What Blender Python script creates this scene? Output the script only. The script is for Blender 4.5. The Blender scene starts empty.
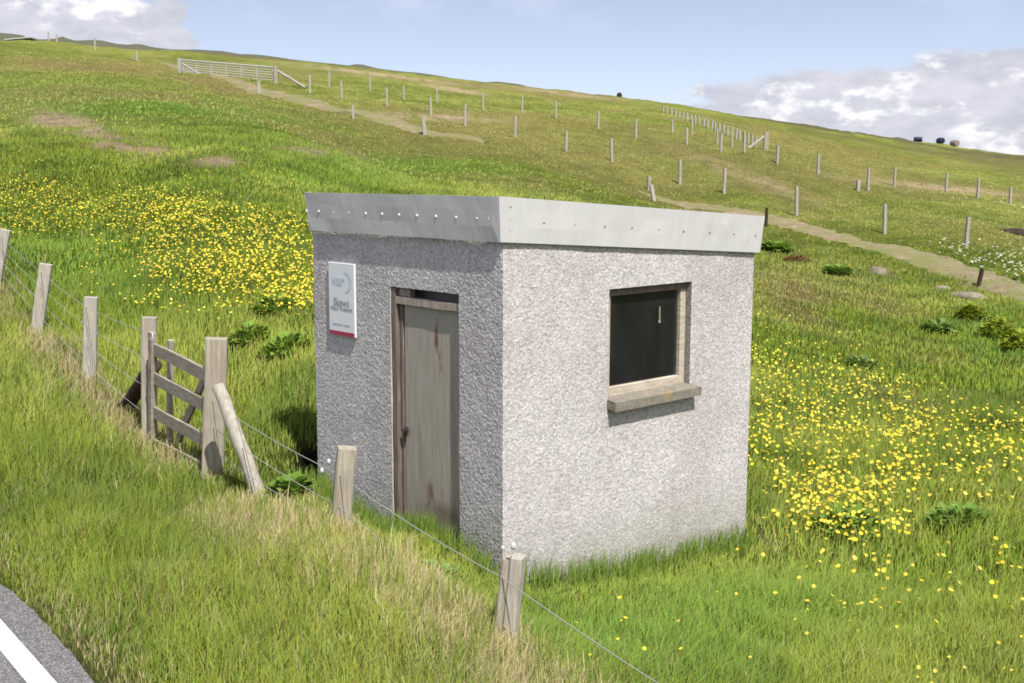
import bpy, bmesh, math, random
import numpy as np
from mathutils import Vector, Matrix
random.seed(7); rng = np.random.default_rng(7)
S = bpy.context.scene
COL = S.collection
PI = math.pi

# ------------------------------------------------------------------ camera
F, PITCH, CZ = 1158.0, 0.1424, 2.6
cd = bpy.data.cameras.new('camera'); cam = bpy.data.objects.new('camera', cd); COL.objects.link(cam)
cam.location = (0, 0, CZ); cam.rotation_euler = (PI/2 - PITCH, -0.002, 0)
cd.sensor_width = 36; cd.lens = F/1024*36; cd.clip_end = 6000; cd.clip_start = 0.05
S.camera = cam
cp, sp = math.cos(PITCH), math.sin(PITCH)

def project(x, y, z):
    dz = z - CZ
    d = y*cp - dz*sp
    d = np.maximum(d, 1e-3) if isinstance(d, np.ndarray) else max(d, 1e-3)
    u = y*sp + dz*cp
    return 512 + F*x/d, 341.5 - F*u/d
def raydir(px, py):
    a = (px - 512)/F; b = (341.5 - py)/F
    return a, cp + b*sp, -sp + b*cp            # x, y, z  (any length)
def at(px, py, Y):
    a, b, c = raydir(px, py); k = Y/b
    return Vector((a*k, Y, CZ + c*k))

# ------------------------------------------------------------------ numpy noise
def _h(ix, iy, s):
    n = (ix*374761393 + iy*668265263 + s*1274126177) & 0xffffffff
    n = ((n ^ (n >> 13))*1274126177) & 0xffffffff
    return ((n ^ (n >> 16)) & 0xffff)/65535.0
def vnoise(x, y, s=0):
    x = np.asarray(x, float); y = np.asarray(y, float)
    ix = np.floor(x).astype(np.int64); iy = np.floor(y).astype(np.int64)
    fx = x-ix; fy = y-iy; fx = fx*fx*(3-2*fx); fy = fy*fy*(3-2*fy)
    return (_h(ix, iy, s)*(1-fx)+_h(ix+1, iy, s)*fx)*(1-fy)+(_h(ix, iy+1, s)*(1-fx)+_h(ix+1, iy+1, s)*fx)*fy
def fbm(x, y, s=0, o=4):
    r = 0; a = .5; t = 0
    for k in range(o):
        r = r + a*vnoise(x, y, s+k*17); t += a; a *= .5; x = x*2.03+11.3; y = y*2.03+5.7
    return r/t
def sst(a, b, x):
    t = np.clip((x-a)/(b-a), 0, 1); return t*t*(3-2*t)

# ------------------------------------------------------------------ hut frame
A = 0.7475; W, L = 2.359, 2.935
C0 = np.array([-0.064, 8.0]); DL = np.array([-math.sin(A), math.cos(A)]); DR = np.array([math.cos(A), math.sin(A)])
def hut(l, r, z): p = C0 + l*DL + r*DR; return Vector((p[0], p[1], z))
def on_left(px, py):                            # pixel -> (l, z) on the door wall
    a, b, c = raydir(px, py); n = -DR; k = (n@C0)/(n[0]*a+n[1]*b); p = np.array([a*k, b*k]); return (p-C0)@DL, CZ+c*k
def on_right(px, py):
    a, b, c = raydir(px, py); n = -DL; k = (n@C0)/(n[0]*a+n[1]*b); p = np.array([a*k, b*k]); return (p-C0)@DR, CZ+c*k

# ------------------------------------------------------------------ terrain
def ground0(px, py):                            # pixel on z = 0
    a, b, c = raydir(px, py); k = -CZ/c; return np.array([a*k, b*k])
R1, R0 = ground0(12, 603), ground0(88, 683)     # road edge
RD = (R1-R0)/np.linalg.norm(R1-R0); RN = np.array([RD[1], -RD[0]])   # RN points to the hut
FE0 = ground0(506, 640); FD = np.array([-0.567, 0.823]); FD /= np.linalg.norm(FD); FN = np.array([FD[1], -FD[0]])
def road_s(x, y): return (x-R0[0])*RN[0]+(y-R0[1])*RN[1]           # <0 on the road
def fence_s(x, y): return (x-FE0[0])*FN[0]+(y-FE0[1])*FN[1]         # >0 beyond the fence

ROW1 = [(1046,262,40),(966,245,42),(885,231,45),(797,211,50),(724,192,54),(680,185,57),(612,163,60),(566,152,62),(515,139,64.5),(465,127,67),(431,117,69),(387,107,71.5),(342,99,74),(310,91,76)]
ROW2 = [(329,86,92),(370,92,90),(404,97,89),(437,102,87),(483,111,84),(522,116,81),(556,120,79),(598,126,77),(636,133,75),(687,139,73),(721,150,71),(744,158,69),(777,165,67),(818,173,65),(868,188,62),(894,184,72),(946,190,68),(978,196,66),(1010,205,64)]
TRACKA = [(1075,312,30),(1024,291,33),(980,275,36),(900,253,40.5),(830,236,44.5),(780,223,47.5),(720,209,50),(668,199,52.5),(636,189,54)]
TRACKB = [(485,145,57.5),(440,134,60.5),(400,124,63.5),(350,112,67.5),(310,102,71),(270,92,75),(240,85,80),(200,76,92),(160,66,103),(125,57,115)]
SKY = [(0,41,125),(60,44,130),(95,48,130),(170,52,145),(250,60,155),(340,70,170),(420,80,176),(500,90,182),(570,98,186),(640,106,190),(700,114,195),(760,122,198),(820,130,200),(880,138,200),(950,146,200),(1024,156,200)]
ctl = []
for lst in (ROW1, ROW2, TRACKA, TRACKB): 
    for q in lst: p = at(*q); ctl.append((p.x, p.y, p.z))
for px, py, Y in SKY:
    p = at(px, py, Y); ctl.append((p.x, p.y, p.z)); ctl.append((p.x*1.5, p.y*1.5, p.z*.92)); ctl.append((p.x*2.4, p.y*2.4, p.z*.6-4))
for q in [(295,415,10.9),(215,415,11.9),(250,330,14.4),(250,260,17.6),(250,200,24.5),(250,150,34),(260,115,52),
          (50,250,25),(50,200,28),(50,150,34),(50,100,50),(50,70,78),(150,290,17.5),(150,200,25.5),(150,150,34),(150,100,52),(150,75,78),
          (400,170,46),(330,150,40),(560,180,46),(330,190,30),(640,200,49),
          (900,500,11.9),(900,400,18.5),(900,330,26.5),(1010,430,16),(1010,350,24.5),(1020,560,9.3),(800,430,15.7),(800,330,25),(800,280,33),(830,260,37.5),(960,310,30)]:
    p = at(*q); ctl.append((p.x, p.y, p.z))
for k in (-8, -5, -2, 0, 3, 6, 10, 16, 24):                        # road and verge
    for s, z in ((-3, -.03), (-.1, -.03), (1.0, .03+max(0, k-7)*.045)):
        ctl.append((*(R0+RD*k+RN*s), z))
for k, z in ((-3, -.2), (-1.5, -.12), (0, -.06), (.6, .02), (1.3, .1), (2.2, .1), (3.4, -.06), (4.6, -.06), (6.4, -.1), (7.5, .0), (8.7, .18), (11.2, .46), (13.8, .86), (16.5, 1.2), (22, 1.7)): ctl.append((*(FE0+FD*k), z))
for k, z in ((-4, -.5), (-1.5, -.42), (0, -.36), (1.5, -.27), (3, -.1), (4.5, .0), (6.4, .02), (8.7, .22), (11.2, .46), (13.8, .84), (17, 1.25)): ctl.append((*(FE0+FD*k+FN*1.0), z))
for l, r, z in ((0,0,-.36),(1.3,-.1,-.27),(2.36,0,-.02),(2.36,1.5,.1),(2.36,2.97,-.05),(0,2.97,-.68),(0,1.5,-.53),(-.8,0,-.44),(-.8,1.5,-.58),(-.8,3,-.75),(1.5,1.5,-.2),(1,4,-.7)):
    p = hut(l, r, z); ctl.append((p.x, p.y, p.z))
ctl = np.array(ctl)
def tf(x, y): 
    return np.clip(np.arctan2(x, y), -.85, .85)*3.0, np.log(np.maximum(np.hypot(x, y), 1.5))
cu, cv = tf(ctl[:, 0], ctl[:, 1]); cr = np.hypot(ctl[:, 0], ctl[:, 1]); cw = ctl[:, 2]/cr
def ker(r2): return np.where(r2 > 1e-12, .5*r2*np.log(np.maximum(r2, 1e-12)), 0)
n = len(ctl)
K = ker((cu[:, None]-cu)**2+(cv[:, None]-cv)**2)+np.eye(n)*2e-3
Pm = np.stack([np.ones(n), cu, cv], 1)
sol = np.linalg.solve(np.block([[K, Pm], [Pm.T, np.zeros((3, 3))]]), np.concatenate([cw, np.zeros(3)]))
def hraw(x, y):
    u, v = tf(x, y); r = np.hypot(x, y)
    o = np.zeros(len(u))
    for a in range(0, len(u), 20000):
        b = slice(a, a+20000)
        o[b] = ker((u[b, None]-cu)**2+(v[b, None]-cv)**2)@sol[:n]+sol[n]+sol[n+1]*u[b]+sol[n+2]*v[b]
    z = o*np.maximum(r, 1.5)
    s = road_s(x, y)
    off = sst(.15, .8, s)
    bump = (fbm(x*1.1, y*1.1, 3)-.5)*.16*off + (fbm(x*.35, y*.35, 9)-.5)*.35*sst(9, 20, r) + (fbm(x*.13, y*.13, 19)-.5)*.9*sst(28, 60, r)
    # low ragged turf bank across the left hillside
    p_b = np.exp(-((r-37-.12*x)/2.2)**2)*sst(-4, -9, x)
    z = z + bump + .35*p_b*fbm(x*.4, y*.4, 5)
    z = np.where(s < .15, np.minimum(z, -.03), z)
    far = sst(260, 420, r); z = z*(1-far)+(-6)*far
    return np.where((s < .15) & (r < 40), -.03, z)
az = np.concatenate([np.linspace(-PI, -.8, 50, endpoint=False), np.linspace(-.8, .8, 520), np.linspace(.8, PI, 51)[1:]])
lr = np.concatenate([np.linspace(math.log(.5), math.log(4), 24, endpoint=False), np.linspace(math.log(4), math.log(60), 330, endpoint=False), np.linspace(math.log(60), math.log(420), 110), np.linspace(math.log(420), math.log(4500), 14)[1:]])
AZ, LR = np.meshgrid(az, lr)
GX = np.exp(LR)*np.sin(AZ); GY = np.exp(LR)*np.cos(AZ)
GZ = hraw(GX.ravel(), GY.ravel()).reshape(GX.shape)
def h(x, y):
    x = np.atleast_1d(np.asarray(x, float)); y = np.atleast_1d(np.asarray(y, float))
    a = np.arctan2(x, y); l = np.log(np.maximum(np.hypot(x, y), .51))
    i = np.clip(np.searchsorted(az, a)-1, 0, len(az)-2); j = np.clip(np.searchsorted(lr, l)-1, 0, len(lr)-2)
    fa = np.clip((a-az[i])/(az[i+1]-az[i]), 0, 1); fl = np.clip((l-lr[j])/(lr[j+1]-lr[j]), 0, 1)
    return (GZ[j, i]*(1-fa)+GZ[j, i+1]*fa)*(1-fl)+(GZ[j+1, i]*(1-fa)+GZ[j+1, i+1]*fa)*fl
def h1(x, y): return float(h(x, y)[0])
def hit(px, py):                                 # pixels -> points of the ground they show
    px = np.atleast_1d(np.asarray(px, float)); py = np.atleast_1d(np.asarray(py, float))
    a, b, c = raydir(px, py); b = b+0*a; c = c+0*a
    Y = np.exp(np.linspace(math.log(3), math.log(260), 260)); lo = np.full(len(px), 3.); hi = np.full(len(px), np.nan); done = np.zeros(len(px), bool)
    for t in Y:
        below = (CZ+c/b*t < h(a/b*t, np.full(len(px), t))) & ~done
        hi[below] = t; done |= below; lo[~done] = t
    hi = np.where(done, hi, 260.)
    for _ in range(14):
        m = (lo+hi)/2; bel = CZ+c/b*m < h(a/b*m, m); hi = np.where(bel, m, hi); lo = np.where(bel, lo, m)
    return a/b*hi, hi, h(a/b*hi, hi), done
def hitp(px, py): x, y, z, d = hit(px, py); return Vector((x[0], y[0], z[0]))

# ------------------------------------------------------------------ scene helpers
def tag(o, label=None, cat=None, group=None, kind=None):
    if label: o['label'] = label
    if cat: o['category'] = cat
    if group: o['group'] = group
    if kind: o['kind'] = kind
    return o
def link(name, me, mat, parent=None, smooth=False):
    if isinstance(me, bmesh.types.BMesh):
        bm = me; me = bpy.data.meshes.new(name); bmesh.ops.recalc_face_normals(bm, faces=bm.faces[:]); bm.to_mesh(me); bm.free()
    if smooth: me.polygons.foreach_set('use_smooth', np.ones(len(me.polygons), bool))
    for m in (mat if isinstance(mat, (list, tuple)) else [mat]): me.materials.append(m)
    o = bpy.data.objects.new(name, me); COL.objects.link(o)
    if parent:
        o.parent = parent
        q = parent; off = Vector((0, 0, 0))
        while q: off += q.location; q = q.parent
        o.location = (0, 0, 0)
        me.transform(Matrix.Translation(-off))
    return o
def empty(name, loc): o = bpy.data.objects.new(name, None); o.empty_display_size = .3; COL.objects.link(o); o.location = loc; return o
def npmesh(name, V, quads=None, tris=None, colors=None):
    me = bpy.data.meshes.new(name)
    q = np.zeros((0, 4), int) if quads is None else quads; t = np.zeros((0, 3), int) if tris is None else tris
    me.vertices.add(len(V)); me.vertices.foreach_set('co', np.ascontiguousarray(V, dtype=np.float32).ravel())
    me.loops.add(q.size+t.size); me.polygons.add(len(q)+len(t))
    me.loops.foreach_set('vertex_index', np.concatenate([q.ravel(), t.ravel()]).astype(np.int32))
    me.polygons.foreach_set('loop_start', np.concatenate([np.arange(len(q))*4, q.size+np.arange(len(t))*3]).astype(np.int32))
    if colors is not None:
        at_ = me.color_attributes.new('col', 'FLOAT_COLOR', 'POINT')
        at_.data.foreach_set('color', np.concatenate([colors, np.ones((len(colors), 1))], 1).astype(np.float32).ravel())
    me.update(calc_edges=True); me.validate()
    return me
def box(bm, c, ax, size, jit=0, taper=None):
    """box centred at c with axis vectors ax and full sizes"""
    vs = []
    for i in (-1, 1):
        for j in (-1, 1):
            for k in (-1, 1):
                t = 1 if (taper is None or k < 0) else taper
                p = Vector(c)+ax[0]*(i*size[0]/2*t)+ax[1]*(j*size[1]/2*t)+ax[2]*(k*size[2]/2)
                p += Vector([random.uniform(-jit, jit) for _ in range(3)])
                vs.append(bm.verts.new(p))
    for f in ((0,1,3,2),(4,6,7,5),(0,4,5,1),(2,3,7,6),(0,2,6,4),(1,5,7,3)): bm.faces.new([vs[q] for q in f])
    return vs
def bevel(bm, w, seg=2):
    bmesh.ops.bevel(bm, geom=bm.edges[:], offset=w, segments=seg, affect='EDGES', profile=.5)
def beam(p0, p1, w, d, side=None, bev=.008, rough=.006, seg=6, taper=1.0):
    """rough sawn timber from p0 to p1 (subdivided, slightly uneven, bevelled)"""
    p0 = Vector(p0); p1 = Vector(p1); z = (p1-p0).normalized()
    s = Vector(side) if side is not None else Vector((1, 0, 0)); s = (s-z*s.dot(z)).normalized(); t = z.cross(s)
    bm = bmesh.new(); rings = []
    for k in range(seg+1):
        f = k/seg; c = p0.lerp(p1, f); tp = 1+(taper-1)*f; c = c+s*random.uniform(-rough, rough)+t*random.uniform(-rough, rough)
        ring = []
        for a, b in ((-1,-1),(1,-1),(1,1),(-1,1)):
            e = bev
            for da, db in (((e,0),(0,e)) if a*b > 0 else ((0,e),(e,0))):
                ring.append(bm.verts.new(c+s*(a*(w/2*tp-da))+t*(b*(d/2*tp-db))))
        # order round the outline
        ring.sort(key=lambda v: math.atan2((v.co-c).dot(t), (v.co-c).dot(s)))
        rings.append(ring)
    for r0, r1 in zip(rings, rings[1:]):
        for i in range(8): bm.faces.new((r0[i], r0[(i+1) % 8], r1[(i+1) % 8], r1[i]))
    bm.faces.new(rings[0][::-1]); bm.faces.new(rings[-1])
    return bm
def pole(p0, p1, r0, r1, seg=8, n=10, rough=.006):
    p0 = Vector(p0); p1 = Vector(p1); z = (p1-p0).normalized(); s = z.orthogonal().normalized(); t = z.cross(s)
    bm = bmesh.new(); rings = []
    for k in range(seg+1):
        f = k/seg; c = p0.lerp(p1, f)+s*random.uniform(-rough, rough)+t*random.uniform(-rough, rough); r = r0+(r1-r0)*f
        rings.append([bm.verts.new(c+(s*math.cos(2*PI*i/n)+t*math.sin(2*PI*i/n))*r*random.uniform(.93, 1.05)) for i in range(n)])
    top = [bm.verts.new(p1+z*r1*.18+(v.co-p1)*.7) for v in rings[-1]]; rings.append(top)
    for a, b in zip(rings, rings[1:]):
        for i in range(n): bm.faces.new((a[i], a[(i+1) % n], b[(i+1) % n], b[i]))
    bm.faces.new(rings[0][::-1]); bm.faces.new(rings[-1])
    return bm
def wire_bm(pts, r=.0018, n=5, bm=None):
    bm = bm or bmesh.new(); prev = None
    for k, p in enumerate(pts):
        z = (pts[min(k+1, len(pts)-1)]-pts[max(k-1, 0)]).normalized(); s = z.orthogonal().normalized(); t = z.cross(s)
        ring = [bm.verts.new(p+(s*math.cos(2*PI*i/n)+t*math.sin(2*PI*i/n))*r) for i in range(n)]
        if prev:
            for i in range(n): bm.faces.new((prev[i], prev[(i+1) % n], ring[(i+1) % n], ring[i]))
        prev = ring
    return bm

# ------------------------------------------------------------------ materials
class NT:
    def __init__(s, name):
        s.m = bpy.data.materials.new(name); s.m.use_nodes = True; s.t = s.m.node_tree; s.t.nodes.clear()
        s.out = s.n('ShaderNodeOutputMaterial'); s.co = s.n('ShaderNodeTexCoord').outputs['Object']
    def n(s, typ, **k):
        nd = s.t.nodes.new(typ)
        for a, v in k.items():
            if hasattr(nd, a): setattr(nd, a, v)
        return nd
    def l(s, a, b): s.t.links.new(a, b)
    def noise(s, scale, detail=4, rough=.6, vec=None, stretch=None, dist=0):
        nd = s.n('ShaderNodeTexNoise'); nd.inputs['Scale'].default_value = scale; nd.inputs['Detail'].default_value = detail; nd.inputs['Roughness'].default_value = rough; nd.inputs['Distortion'].default_value = dist
        v = vec or s.co
        if stretch:
            mp = s.n('ShaderNodeMapping'); mp.inputs['Scale'].default_value = stretch; s.l(v, mp.inputs['Vector']); v = mp.outputs[0]
        s.l(v, nd.inputs['Vector']); return nd.outputs['Fac']
    def vor(s, scale, out='Color', rnd=1):
        nd = s.n('ShaderNodeTexVoronoi'); nd.inputs['Scale'].default_value = scale; nd.inputs['Randomness'].default_value = rnd; s.l(s.co, nd.inputs['Vector']); return nd.outputs[out]
    def ramp(s, fac, stops):
        nd = s.n('ShaderNodeValToRGB'); e = nd.color_ramp.elements
        while len(e) < len(stops): e.new(.5)
        for el, (p, c) in zip(e, stops): el.position = p; el.color = (*c, 1) if len(c) == 3 else c
        s.l(fac, nd.inputs[0]); return nd.outputs['Color']
    def mix(s, fac, a, b, mode='MIX'):
        nd = s.n('ShaderNodeMix', data_type='RGBA', blend_type=mode)
        for i, v in ((0, fac), (6, a), (7, b)):
            if isinstance(v, (int, float)): nd.inputs[i].default_value = v
            elif isinstance(v, tuple): nd.inputs[i].default_value = (*v, 1)
            else: s.l(v, nd.inputs[i])
        return nd.outputs[2]
    def bump(s, height, strength, dist=.01):
        nd = s.n('ShaderNodeBump'); nd.inputs['Strength'].default_value = strength; nd.inputs['Distance'].default_value = dist; s.l(height, nd.inputs['Height']); return nd.outputs[0]
    def pbr(s, col, rough=.8, normal=None, metal=0, spec=.3):
        b = s.n('ShaderNodeBsdfPrincipled')
        if isinstance(col, tuple): b.inputs['Base Color'].default_value = (*col, 1)
        else: s.l(col, b.inputs['Base Color'])
        if isinstance(rough, (int, float)): b.inputs['Roughness'].default_value = rough
        else: s.l(rough, b.inputs['Roughness'])
        b.inputs['Metallic'].default_value = metal; b.inputs['Specular IOR Level'].default_value = spec
        if normal: s.l(normal, b.inputs['Normal'])
        s.l(b.outputs[0], s.out.inputs[0]); return b
def lerp3(a, b, t): return tuple(a[i]*(1-t)+b[i]*t for i in range(3))

def mat_wood(name, base, dark, sc=1.0, vert=True, stain=None):
    t = NT(name)
    st = (14*sc, 14*sc, 1.1*sc) if vert else (2*sc, 2*sc, 16*sc)
    g = t.noise(3, 6, .65, stretch=st); g2 = t.noise(5*sc, 4)
    c = t.ramp(g, [(.25, dark), (.55, base), (.85, lerp3(base, (1, 1, 1), .18))])
    c = t.mix(t.ramp(g2, [(.42, (0, 0, 0)), (.75, (.6, .6, .6))]), c, lerp3(base, dark, .7))
    if stain:
        c = t.mix(t.ramp(t.noise(3.5, 5, .6, stretch=(1.6, 1.6, .55)), [(.6, (0, 0, 0)), (.72, (.75, .75, .75))]), c, stain)
    t.pbr(c, .85, t.bump(g, .5, .006)); return t.m
M = {}
M['post'] = mat_wood('weathered_post_wood', (.35, .31, .245), (.2, .172, .135))
M['post_pale'] = mat_wood('bleached_log_wood', (.40, .37, .32), (.22, .19, .155))
M['post_brown'] = mat_wood('brown_strut_wood', (.05, .025, .018), (.02, .012, .01))
M['rail'] = mat_wood('grey_rail_wood', (.33, .285, .22), (.18, .152, .118), vert=False)
M['far_post'] = mat_wood('pale_far_post_wood', (.34, .325, .28), (.24, .22, .19), .6)
M['frame'] = mat_wood('worn_frame_wood', (.34, .29, .24), (.15, .12, .1), 1.2)
M['jamb'] = mat_wood('worn_jamb_shaded_head_wood', (.17, .135, .115), (.08, .06, .05), 1.2)
M['win_frame'] = mat_wood('flaking_window_wood', (.47, .42, .34), (.26, .22, .17), 1.2, vert=False)

# pebbledash
t = NT('pebbledash')
v = t.vor(62); v2 = t.vor(105); vd = t.vor(62, 'Distance')
bw = t.n('ShaderNodeRGBToBW'); t.l(v, bw.inputs[0]); bw2 = t.n('ShaderNodeRGBToBW'); t.l(v2, bw2.inputs[0])
c = t.ramp(bw.outputs[0], [(.15, (.27, .26, .255)), (.4, (.395, .382, .385)), (.62, (.475, .46, .462)), (.85, (.62, .602, .60))])
c = t.mix(.4, c, t.ramp(bw2.outputs[0], [(.15, (.27, .26, .255)), (.5, (.45, .437, .44)), (.85, (.62, .602, .60))]))
c = t.mix(t.ramp(t.noise(1.3, 5, .6), [(.45, (0, 0, 0)), (.8, (.38, .38, .38))]), c, (.36, .335, .32))
# rain streaks and damp, algae near the ground
c = t.mix(t.ramp(t.noise(2.2, 5, .65, stretch=(3, 3, .35)), [(.5, (0, 0, 0)), (.8, (.35, .35, .35))]), c, (.33, .31, .29))
sx = t.n('ShaderNodeSeparateXYZ'); t.l(t.co, sx.inputs[0])
mr = t.n('ShaderNodeMapRange'); t.l(sx.outputs[2], mr.inputs[0]); mr.inputs[1].default_value = .35; mr.inputs[2].default_value = -.2; mr.inputs[3].default_value = 0; mr.inputs[4].default_value = .9
mm = t.n('ShaderNodeMath', operation='MULTIPLY'); t.l(mr.outputs[0], mm.inputs[0]); t.l(t.noise(6, 5), mm.inputs[1])
c = t.mix(mm.outputs[0], c, (.2, .2, .15))
b1 = t.bump(vd, .38, .006)
c = t.mix(1.0, c, (1.0, .985, .97), 'MULTIPLY')
c = t.mix(1.0, c, t.ramp(t.noise(.9, 6, .65), [(.3, (.84, .83, .82)), (.5, (1, 1, 1)), (.7, (1.06, 1.06, 1.06))]), 'MULTIPLY')
t.pbr(c, .9, b1); M['wall'] = t.m
# fascia sheet
t = NT('white_fascia_sheet')
c = t.mix(t.ramp(t.noise(2.5, 5, .6, stretch=(4, 4, .5)), [(.4, (0, 0, 0)), (.8, (.5, .5, .5))]), (.5, .5, .495), (.42, .42, .405))
c = t.mix(t.ramp(t.noise(30, 3), [(.6, (0, 0, 0)), (.75, (.3, .3, .3))]), c, (.4, .36, .3))
c = t.mix(t.ramp(t.noise(3, 6, .7, stretch=(7, 7, .25)), [(.52, (0, 0, 0)), (.75, (.16, .16, .16))]), c, (.33, .32, .29))
t.pbr(c, .55, t.bump(t.noise(2.2, 2), .25, .03)); M['fascia'] = t.m
t = NT('screw_head'); t.pbr((.78, .78, .76), .4); M['screw'] = t.m
t = NT('dark_screw_head'); t.pbr((.3, .28, .27), .6); M['screw_dark'] = t.m
t = NT('roof_felt'); t.pbr(t.ramp(t.noise(9, 6), [(.3, (.06, .06, .055)), (.7, (.12, .12, .1))]), .95); M['felt'] = t.m
t = NT('dark_timber'); t.pbr((.05, .045, .04), .9); M['darkwood'] = t.m
t = NT('plaster_inside'); t.pbr(t.ramp(t.noise(4, 4), [(.3, (.2, .19, .18)), (.7, (.33, .31, .3))]), .9); M['inside'] = t.m
t = NT('cream_reveal_render'); t.pbr(t.ramp(t.noise(25, 6, .7), [(.3, (.36, .34, .3)), (.7, (.56, .53, .47))]), .9, t.bump(t.noise(60, 4), .4, .005)); M['reveal'] = t.m
t = NT('rough_grey_reveal'); t.pbr(t.ramp(t.noise(45, 6, .7), [(.35, (.12, .105, .1)), (.7, (.4, .37, .34))]), .9, t.bump(t.noise(60, 4), .5, .006)); M['wreveal'] = t.m
# door
t = NT('faded_door_paint')
g = t.noise(3, 6, .65, stretch=(16, 16, 1)); 
c = t.ramp(g, [(.25, (.215, .187, .152)), (.5, (.305, .275, .228)), (.8, (.39, .36, .31))])
c = t.mix(t.ramp(t.noise(2.0, 3), [(.42, (0, 0, 0)), (.66, (.6, .6, .6))]), c, (.285, .27, .225))
st = t.noise(3.2, 4, .55, stretch=(2.6, 2.6, .7))
c = t.mix(t.ramp(st, [(.63, (0, 0, 0)), (.70, (.7, .7, .7))]), c, (.16, .05, .035))
sx = t.n('ShaderNodeSeparateXYZ'); t.l(t.co, sx.inputs[0]); mr = t.n('ShaderNodeMapRange'); t.l(sx.outputs[2], mr.inputs[0]); mr.inputs[1].default_value = .45; mr.inputs[2].default_value = -.15; mr.inputs[3].default_value = 0; mr.inputs[4].default_value = .85
mm = t.n('ShaderNodeMath', operation='MULTIPLY'); t.l(mr.outputs[0], mm.inputs[0]); t.l(g, mm.inputs[1])
c = t.mix(mm.outputs[0], c, (.09, .06, .04))
t.pbr(c, .75, t.bump(g, .35, .004)); M['door'] = t.m
t = NT('rust_red_paint'); t.pbr(t.ramp(t.noise(20, 5), [(.3, (.12, .045, .035)), (.5, (.18, .09, .065)), (.7, (.25, .17, .12))]), .8); M['rustpaint'] = t.m
t = NT('rusty_iron'); t.pbr(t.ramp(t.noise(40, 4), [(.3, (.05, .03, .025)), (.7, (.16, .08, .05))]), .7, metal=.3); M['rust'] = t.m
t = NT('dark_iron'); t.pbr((.05, .035, .03), .7, metal=.3); M['iron'] = t.m
# glass
t = NT('dirty_window_glass')
gl = t.n('ShaderNodeBsdfGlossy'); gl.inputs['Roughness'].default_value = .03; gl.inputs['Color'].default_value = (.9, .92, 1, 1)
tr = t.n('ShaderNodeBsdfTransparent'); tr.inputs['Color'].default_value = (.8, .78, .8, 1)
df = t.n('ShaderNodeBsdfDiffuse'); df.inputs['Color'].default_value = (.2, .19, .19, 1)
fr = t.n('ShaderNodeFresnel'); fr.inputs['IOR'].default_value = 1.35
m1 = t.n('ShaderNodeMixShader'); t.l(fr.outputs[0], m1.inputs[0]); t.l(tr.outputs[0], m1.inputs[1]); t.l(gl.outputs[0], m1.inputs[2])
m2 = t.n('ShaderNodeMixShader'); t.l(t.ramp(t.noise(3, 3, stretch=(1, 1, .3)), [(.3, (.03, .03, .03)), (.8, (.1, .1, .1))]), m2.inputs[0]); t.l(m1.outputs[0], m2.inputs[1]); t.l(df.outputs[0], m2.inputs[2])
t.l(m2.outputs[0], t.out.inputs[0]); M['glass'] = t.m
# sill with lichen
t = NT('lichened_concrete_sill')
c = t.ramp(t.noise(20, 6, .7), [(.3, (.13, .115, .095)), (.7, (.25, .225, .185))])
c = t.mix(t.ramp(t.noise(7, 4), [(.6, (0, 0, 0)), (.72, (.55, .55, .55))]), c, (.36, .22, .06))
t.pbr(c, .95, t.bump(t.noise(50, 5), .5, .006)); M['sill'] = t.m
for nm, col in (('sign_white', (.62, .64, .66)), ('sign_red', (.32, .03, .07)), ('sign_blue', (.5, .56, .61)), ('sign_text', (.3, .31, .3)), ('sign_grey', (.48, .53, .55)), ('sign_edge', (.72, .73, .7))):
    t = NT(nm); t.pbr(col, .5); M[nm] = t.m
t = NT('white_insulator'); t.pbr((.48, .48, .48), .5); M['ins'] = t.m
t = NT('galvanised_wire'); t.pbr((.42, .41, .38), .5, metal=.5); M['wire'] = t.m
t = NT('galvanised_gate'); t.pbr((.5, .51, .5), .5, metal=.3); M['galv'] = t.m
t = NT('stone'); t.pbr(t.ramp(t.noise(5, 6, .7), [(.3, (.12, .105, .07)), (.7, (.28, .25, .18))]), .95, t.bump(t.noise(12, 6), .6, .03)); M['stone'] = t.m
t = NT('dark_peat'); t.pbr(t.ramp(t.noise(4, 6), [(.3, (.018, .014, .01)), (.7, (.05, .036, .025))]), 1); M['peat'] = t.m
t = NT('dark_blue_wrap'); t.pbr((.02, .022, .05), .35); M['wrap'] = t.m
t = NT('faded_bale'); t.pbr(t.ramp(t.noise(2, 4), [(.3, (.12, .1, .09)), (.7, (.26, .23, .21))]), .9); M['hay'] = t.m
t = NT('pale_shed_boards'); t.pbr(t.ramp(t.noise(2, 4), [(.3, (.38, .39, .4)), (.7, (.5, .5, .5))]), .8); M['shed'] = t.m
# asphalt
t = NT('worn_asphalt')
v = t.vor(140); bw = t.n('ShaderNodeRGBToBW'); t.l(v, bw.inputs[0])
c = t.ramp(bw.outputs[0], [(.2, (.065, .063, .062)), (.5, (.12, .118, .115)), (.85, (.26, .25, .24))])
c = t.mix(t.ramp(t.noise(1.5, 4), [(.4, (0, 0, 0)), (.8, (.4, .4, .4))]), c, (.17, .165, .16))
t.pbr(c, .9, t.bump(t.vor(140, 'Distance'), .6, .006)); M['asphalt'] = t.m
t = NT('road_paint')
c = t.mix(t.ramp(t.noise(45, 5, .7), [(.58, (0, 0, 0)), (.68, (.8, .8, .8))]), (.56, .555, .54), (.17, .17, .16))
t.pbr(c, .8, t.bump(t.vor(140, 'Distance'), .4, .004)); M['paint'] = t.m
t = NT('track_gravel')
c = t.ramp(t.noise(2.2, 8, .75), [(.3, (.12, .10, .05)), (.5, (.2, .155, .09)), (.72, (.3, .245, .155))])
c = t.mix(t.ramp(t.noise(.9, 7, .75), [(.42, (0, 0, 0)), (.58, (.9, .9, .9))]), c, (.15, .155, .05))
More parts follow.
